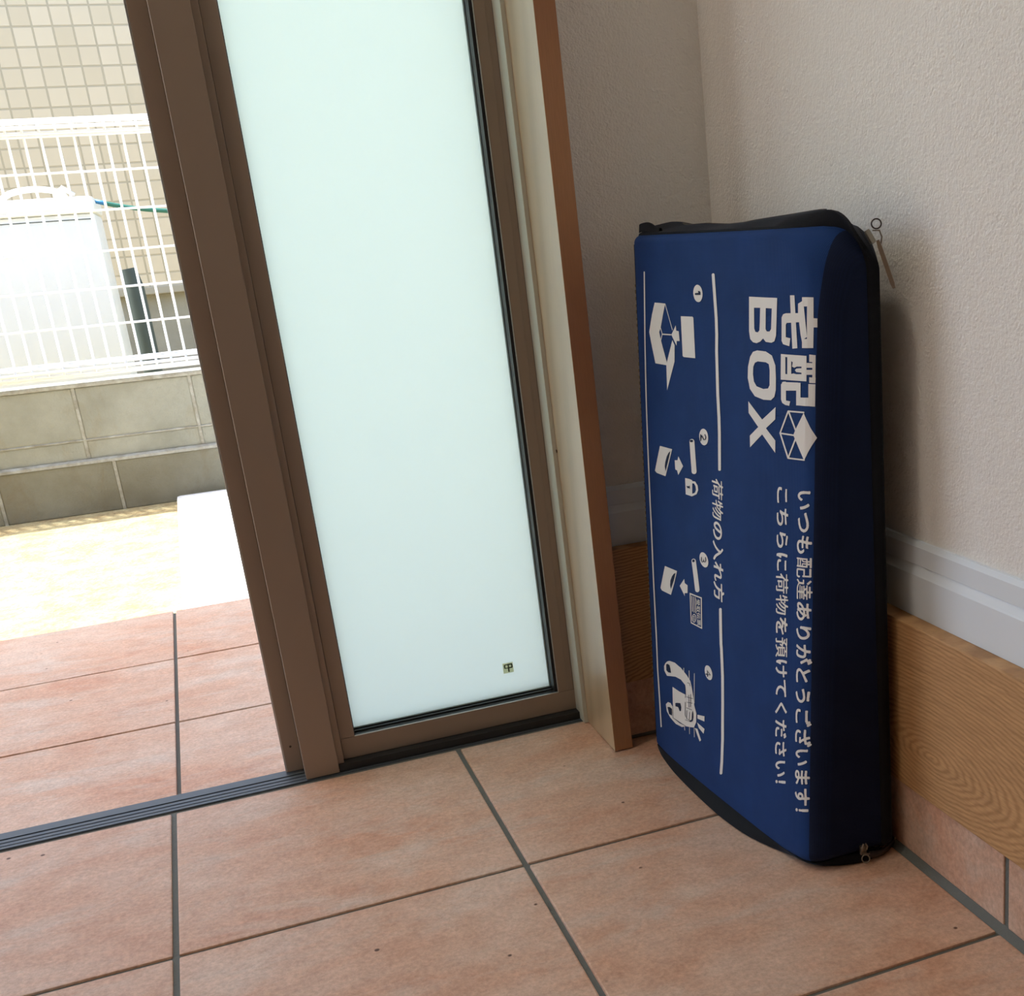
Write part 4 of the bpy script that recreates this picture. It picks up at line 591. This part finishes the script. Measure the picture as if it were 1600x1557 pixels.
for t in (0.33, 0.66, 1.0):
    cur = [bm.verts.new((lerp(c.x, xmid(c.y, c.z), t), c.y, c.z)) for c in RING]
    for k in range(len(ring)):
        q = (k + 1) % len(ring); bm.faces.new([prev[k], prev[q], cur[q], cur[k]]).material_index = 1 if max(ys[RCOL[k]], ys[RCOL[q]]) < SIDE_EDGE + 1e-6 else 0
    prev = cur
front = obj('front_panel', bm, ['navy', 'navy_side'], bag, smooth=True)
# back half of the bag, black
bm = bmesh.new()
cen = Vector((0, 0.013, 0.271)); prev = [bm.verts.new((xmid(c.y, c.z), c.y, c.z)) for c in RING]
for t in (0.25, 0.5, 0.75, 1.0):
    a = t * math.pi / 2; ins = 0.014 * (1 - math.cos(a))
    cur = []
    for c in RING:
        dr = Vector((0, c.y - cen.y, c.z - cen.z)); s = 1 - ins / max(0.05, dr.length)
        yy, zz = cen.y + dr.y * s, cen.z + dr.z * s
        cur.append(bm.verts.new((lerp(xmid(c.y, c.z), xback(zz), math.sin(a)), yy, zz)))
    for k in range(len(ring)):
        q = (k + 1) % len(ring); bm.faces.new([prev[k], prev[q], cur[q], cur[k]])
    prev = cur
bm.faces.new(prev)
obj('back_panel', bm, 'black', bag, smooth=40)

# zip tape standing up along the top edge and running down the right side
ridge = [(0.180, 0.0085), (0.160, 0.0100), (0.1422, 0.0092), (0.1237, 0.0062), (0.0709, 0.0066), (0.0389, 0.0048), (-0.0047, 0.0056), (-0.0442, 0.0078), (-0.0794, 0.0098), (-0.1122, 0.0115), (-0.1256, 0.0112), (-0.1407, 0.0095), (-0.152, 0.0075)]
def amp_top(y):
    for (a, va), (b, vb) in zip(ridge, ridge[1:]):
        if a >= y >= b: return lerp(va, vb, (a - y) / (a - b))
    return ridge[0][1] if y > ridge[0][0] else ridge[-1][1]
path = []
n = len(RING)
for k in range(n):
    c = RING[k]; a, b = RING[(k - 1) % n], RING[(k + 1) % n]
    t = Vector((0, b.y - a.y, b.z - a.z)).normalized(); nn = Vector((0, t.z, -t.y))
    if nn.dot(Vector((0, c.y - 0.013, c.z - 0.271))) < 0: nn = -nn
    path.append((c, nn))
top_i = [k for k in range(n) if k < nI]                       # along the top
right_i = [k for k in range(nI, nI + nJ - 1)]
bm = bmesh.new(); rings = []; RIDGE = []
for k in top_i + right_i:
    c, nn = path[k]
    u = sst(H1 - 0.034, H1 - 0.008, c.z)
    amp = lerp(0.0016, amp_top(c.y), u)
    xm = xmid(c.y, c.z); x0 = c.x; sway = 0.004 * math.sin(c.y * 55) * u
    xe = lerp(xm - 0.009, xm - 0.001, 1 - u); xs0 = lerp(xm - 0.002, x0 - 0.0015, u)
    xr = lerp(xm + 0.004, lerp(x0, xm - 0.009, 0.5) + sway, u)
    sec = [(xs0, -0.0015 * u - 0.0004), (xs0 + 0.0004, 0.0018 * (0.3 + 0.7 * u)), (lerp(xs0, xr, 0.5), amp * 0.80), (xr - 0.0015, amp), (xr + 0.0015, amp), (lerp(xr, xe, 0.5), amp * 0.75), (xe + 0.010, 0.0004)]
    rings.append([bm.verts.new((x, c.y + nn.y * a, c.z + nn.z * a)) for x, a in sec])
    RIDGE.append(Vector((xr, c.y + nn.y * amp, c.z + nn.z * amp)))
for A, B in zip(rings, rings[1:]):
    for i in range(len(A) - 1): bm.faces.new([A[i], A[i + 1], B[i + 1], B[i]])
bm.faces.new(rings[0])
obj('zipper_tape', bm, 'black', bag, smooth=50)
# zip coil along the ridge
bm = bmesh.new(); acc = 0.0
for A, B in zip(RIDGE, RIDGE[1:]):
    L_ = (B - A).length; t = 0.0018 - acc
    while t < L_:
        p = A.lerp(B, t / L_)
        if -0.118 < p.y < 0.135 and p.z > 0.50: box(bm, p.x - 0.0016, p.x + 0.0016, p.y - 0.00045, p.y + 0.00045, p.z - 0.0005, p.z + 0.0006)
        t += 0.0018
    acc = (L_ - (t - 0.0018)) if t > 0.0018 - acc else acc + L_
obj('zipper_teeth', bm, 'teeth', bag)
# loose folded tape end at the top left corner
bm = bmesh.new(); A = []; 
for i in range(13):
    t = i / 12; y = 0.1765 - 0.052 * t
    z = 0.5415 + 0.0012 * math.sin(math.pi * min(1, t * 1.3)) - 0.0045 * sst(0.45, 1, t)
    A.append([bm.verts.new((xf(y, 0.53) + 0.003 + dx, y, z + dz)) for dx, dz in ((0.004, -0.0075), (0.005, 0.0), (0.006, 0.0006), (0.0075, 0.0), (0.009, -0.006))])
for a, b in zip(A, A[1:]):
    for i in range(4): bm.faces.new([a[i], a[i + 1], b[i + 1], b[i]])
obj('folded_tape', bm, 'black', bag, smooth=True)
# black band round the bottom edge, resting on the floor
base = [(.507, .1795), (.4975, .177), (.491, .160), (.4870, .12), (.4860, .09), (.4862, .05), (.4875, .01), (.4895, -.018), (.4950, -.055), (.5040, -.085), (.516, -.114), (.5244, -.133), (.5384, -.1455), (.561, -.1525), (.578, -.150), (.592, -.138)]
def spline(P, m):
    o_ = []
    for i in range(len(P) - 1):
        p0, p1, p2, p3 = P[max(0, i - 1)], P[i], P[i + 1], P[min(len(P) - 1, i + 2)]
        for k in range(m):
            t = k / m
            o_.append(tuple(0.5 * (2 * b + (c - a) * t + (2 * a - 5 * b + 4 * c - d_) * t * t + (3 * b - a - 3 * c + d_) * t ** 3) for a, b, c, d_ in zip(p0, p1, p2, p3)))
    return o_ + [P[-1]]
bs = spline(base, 5)
bm = bmesh.new(); rr = []
for i, (x, y) in enumerate(bs):
    x += 0.0018
    a = bs[max(0, i - 1)]; b = bs[min(len(bs) - 1, i + 1)]; t = Vector((b[0] - a[0], b[1] - a[1], 0)).normalized(); o_ = Vector((t.y, -t.x, 0))
    if o_.dot(Vector((x - 0.55, y - 0.013, 0))) < 0: o_ = -o_
    yc = min(YL - 0.001, max(YR + 0.002, y)); al = (YL - yc) / (YL - YR)
    zt = 0.0065 + 0.0060 * math.sin(math.pi * min(1, al * 1.02)) ** 0.8
    up = Vector((X(yc, max(zt, H0 + 0.003)) - 0.0006, yc, zt)) if y > -0.146 else Vector((x + 0.002, y, 0.009))
    bp_ = Vector((x, y, 0.0))
    mid = up.lerp(bp_, 0.55) + o_ * 0.0004; mid.z = zt * 0.45
    rr.append([bm.verts.new(v) for v in (up + Vector((0.003, 0, 0.001)), up, mid, bp_ + Vector((0, 0, 0.0014)), bp_ - o_ * 0.003, bp_ - o_ * 0.03)])
    rr[-1][4].co.z = 0.0003; rr[-1][5].co.z = 0.0003
for A, B in zip(rr, rr[1:]):
    for i in range(5): bm.faces.new([A[i], A[i + 1], B[i + 1], B[i]])
obj('bottom_binding', bm, 'black', bag, smooth=50)
# piping and stitches along the left seam
bm = bmesh.new()
zs_ = [0.016 + 0.508 * i / 60 for i in range(61)]; A = []
for z in zs_:
    A.append([bm.verts.new((X(y, z) - d_, y, z)) for y, d_ in ((YL - 0.0042, 0.0001), (YL - 0.0040, 0.0007), (YL - 0.0020, 0.0010), (YL - 0.0004, 0.0006))])
for a, b in zip(A, A[1:]):
    for i in range(3): bm.faces.new([a[i], a[i + 1], b[i + 1], b[i]])
obj('side_piping', bm, 'black', bag, smooth=True)
bm = bmesh.new()
z = 0.045
while z < 0.488:
    yy = YL - 0.0030; l = rnd.uniform(0.0016, 0.0036); x = X(yy, z) - 0.0018
    box(bm, x, x + 0.0010, yy - 0.00030, yy + 0.00030, z, z + l); z += 0.0062
obj('stitching', bm, 'thread', bag)

# ---- print on the front panel; outlines are (y, z) on the panel in tenths of a millimetre
def ppt(s):
    v = [int(k) for k in s.split()]
    return [(v[i] / 1e4, v[i + 1] / 1e4) for i in range(0, len(v), 2)]
def print_mesh(shapes, lift, cut=True):
    bm = bmesh.new()
    for loops in shapes:
        if loops and isinstance(loops[0], str): loops = [ppt(s) for s in loops]
        L3 = [[Vector((p[0], p[1], 0)) for p in l] for l in loops]
        flat = [p for l in L3 for p in l]
        vs = [bm.verts.new((0, p.x, p.y)) for p in flat]
        for t in tessellate_polygon(L3):
            try: bm.faces.new([vs[i] for i in t])
            except ValueError: pass
    if cut:
        step = 0.006
        for i in range(int((YL - YR) / step) + 1):
            bmesh.ops.bisect_plane(bm, geom=bm.verts[:] + bm.edges[:] + bm.faces[:], plane_co=(0, YR + i * step, 0), plane_no=(0, 1, 0), dist=1e-6)
        for i in range(int((H1 - H0) / 0.02) + 1):
            bmesh.ops.bisect_plane(bm, geom=bm.verts[:] + bm.edges[:] + bm.faces[:], plane_co=(0, 0, H0 + i * 0.02), plane_no=(0, 0, 1), dist=1e-6)
    for v in bm.verts:
        y = min(YL, max(YR, v.co.y)); z = min(H1, max(H0, v.co.z))
        wr_ = noise.noise(Vector((y * 9, z * 7, 1.3))) * 0.0011 + noise.noise(Vector((y * 28, z * 16, 4.1))) * 0.0003
        edge = min(1, min(YL - y, y - YR, z - H0, H1 - z) / 0.03)
        v.co.x = X(y, z) + wr_ * max(0, edge) * 0.6 - lift
    for fc in bm.faces:
        fc.normal_update()
        if fc.normal.x > 0: fc.normal_flip()
    return bm
obj('title_print', print_mesh(TITLE, 0.0005), 'ink', front, recalc=False)
def join_bm(parts):
    bm = bmesh.new()
    for mi, b in parts:
        mp = {v: bm.verts.new(v.co) for v in b.verts}
        for fc in b.faces:
            try: bm.faces.new([mp[v] for v in fc.verts]).material_index = mi
            except ValueError: pass
        b.free()
    return bm
for g in ('icon1', 'icon2', 'icon3', 'icon4', 'num1', 'num2', 'num3', 'num4', 'label'):
    wh = [x for n_, d_, x in PRINTS if n_ == g and not d_]; dk = [x for n_, d_, x in PRINTS if n_ == g and d_]
    parts = [(0, print_mesh(wh, 0.0005))] + ([(1, print_mesh(dk, 0.0008))] if dk else [])
    nm = {'i': 'pictogram', 'n': 'step_number', 'l': 'slip_pictogram'}[g[0]]
    o = obj(nm, join_bm(parts), ['ink', 'inkdark'], front, recalc=False)
for n_, d_, x in PRINTS:
    if n_ == 'rule': obj('rule_line', print_mesh([x], 0.0005), 'ink', front, recalc=False)
def place_text(txt, P0, P1, Q0, Q1, skew):
    P0, P1, Q0, Q1 = [Vector((a / 1e4, b / 1e4)) for a, b in (P0, P1, Q0, Q1)]
    n_ = len(txt); shapes = []
    for i, ch in enumerate(txt):
        loops = []
        for s in GLYPHS[ch]:
            v = [int(k) for k in s.split()]; l = []
            for q in range(0, len(v), 2):
                ex = (v[q] / 10 + 0.5) / 96 * 1.2 - 0.1; ey = (v[q + 1] / 10 + 0.5) / 96 * 1.2 - 0.22
                ey = (ey + 0.09) / 0.97; ex = ex + skew * (ey - 0.5)
                if ch == '！': ex -= 0.05
                t = (i + ex) / n_
                A = P0.lerp(P1, t); B = Q0.lerp(Q1, t); p = A.lerp(B, ey); l.append((p.x, p.y))
            loops.append(l)
        # group holes with their outline
        def area(l): return 0.5 * sum(a[0] * b[1] - b[0] * a[1] for a, b in zip(l, l[1:] + l[:1]))
        def inside(p, l):
            c = False
            for a, b in zip(l, l[1:] + l[:1]):
                if (a[1] > p[1]) != (b[1] > p[1]) and p[0] < (b[0] - a[0]) * (p[1] - a[1]) / (b[1] - a[1]) + a[0]: c = not c
            return c
        loops.sort(key=lambda l: -abs(area(l))); outs = []
        for l in loops:
            depth = [o_ for o_ in outs if inside(l[0], o_[0])]
            if depth and not any(inside(l[0], h) for h in depth[-1][1:]): depth[-1].append(l)
            else: outs.append([l])
        shapes += outs
    return shapes
GROUPS = [place_text(*t) for t in TEXTLINES]
obj('lettering', print_mesh(GROUPS[0], 0.0005, True), 'ink', front, recalc=False)
obj('lettering', print_mesh(GROUPS[1], 0.0005, True), 'ink', front, recalc=False)
obj('lettering', print_mesh(GROUPS[2], 0.0005, True), 'ink', front, recalc=False)
obj('label_lettering', print_mesh(GROUPS[3] + GROUPS[4], 0.0007, False), 'ink', front, recalc=False)

# ---- zip pulls
def torus(bm, c, nrm, R, r_, n=20):
    nrm = Vector(nrm).normalized(); a = nrm.orthogonal().normalized(); b = nrm.cross(a)
    tube(bm, [Vector(c) + (a * math.cos(2 * math.pi * i / n) + b * math.sin(2 * math.pi * i / n)) * R for i in range(n)], r_, 6, closed=True)
def slab_between(bm, p, q, w_, t_, wdir):
    p, q = Vector(p), Vector(q); d_ = (q - p).normalized(); wv = Vector(wdir); wv = (wv - d_ * wv.dot(d_)).normalized(); tv = d_.cross(wv)
    vs = []
    for e, k in ((p, 0.7), (p.lerp(q, 0.15), 1.0), (p.lerp(q, 0.9), 1.0), (q, 0.6)):
        vs.append([bm.verts.new(e + wv * s1 * w_ / 2 * k + tv * s2 * t_ / 2) for s1, s2 in ((-1, -1), (1, -1), (1, 1), (-1, 1))])
    for A, B in zip(vs, vs[1:]):
        for i in range(4): bm.faces.new([A[i], A[(i + 1) % 4], B[(i + 1) % 4], B[i]])
    bm.faces.new(vs[0][::-1]); bm.faces.new(vs[-1])
bm = bmesh.new(); slab_between(bm, (0.5850, -0.1560, 0.5270), (0.5900, -0.1575, 0.5175), 0.0038, 0.0030, (1, 0, 0.4))
zp = obj('zipper_slider', bm, 'nickel', bag)
bm = bmesh.new(); torus(bm, (0.5918, -0.1590, 0.5310), (-0.35, -0.85, 0.3), 0.0036, 0.0006); obj('pull_ring', bm, 'lacq', zp, smooth=True)
bm = bmesh.new()
tube(bm, [(0.5890, -0.158, 0.5265), (0.5945, -0.1585, 0.5262), (0.5965, -0.1585, 0.5215), (0.5955, -0.1585, 0.5165)], 0.0006, 6)
obj('pull_loop', bm, 'nickel', zp, smooth=True)
bm = bmesh.new(); slab_between(bm, (0.5925, -0.1590, 0.5195), (0.6060, -0.1585, 0.4840), 0.0032, 0.0012, (0.75, -0.6, 0.25)); obj('pull_tab', bm, 'nickel', zp)
bm = bmesh.new(); tube(bm, [(0.5617, -0.1560, 0.0120), (0.5627, -0.1568, 0.0175), (0.5640, -0.1565, 0.0215)], 0.0007, 6)
tube(bm, [(0.5665, -0.1560, 0.0210), (0.5680, -0.1565, 0.0180), (0.5672, -0.1565, 0.0150)], 0.0008, 6)
tube(bm, [(0.5625, -0.1560, 0.0130), (0.5655, -0.1570, 0.0120), (0.5700, -0.1565, 0.0100)], 0.0007, 6)
box(bm, 0.5625, 0.5680, -0.1550, -0.1520, 0.0100, 0.0180)
zp2 = obj('zipper_slider', bm, 'nickel', bag)
bm = bmesh.new(); torus(bm, (0.5650, -0.1585, 0.0075), (-0.4, -0.85, 0.35), 0.0034, 0.0006); obj('pull_ring', bm, 'nickel', zp2, smooth=True)
bm = bmesh.new(); A = []
for i in range(13):
    t = i / 12; c = Vector((lerp(0.570, 0.6035, t), -0.1555 + 0.0125 * t ** 1.6, 0.0085 - 0.003 * math.sin(math.pi * t)))
    A.append([bm.verts.new(c + Vector(v)) for v in ((0, 0.0, 0.0035), (0, -0.0012, 0), (0, 0, -0.0035), (0, 0.0012, 0))])
for a, b in zip(A, A[1:]):
    for i in range(4): bm.faces.new([a[i], a[(i + 1) % 4], b[(i + 1) % 4], b[i]])
bm.faces.new(A[0][::-1]); bm.faces.new(A[-1]); obj('pull_tab', bm, 'lacq', zp2, smooth=True)
bm = bmesh.new(); box(bm, 0.6028, 0.6036, -0.1445, -0.1435, 0.0060, 0.0120); obj('tab_end', bm, 'nickel', zp2)
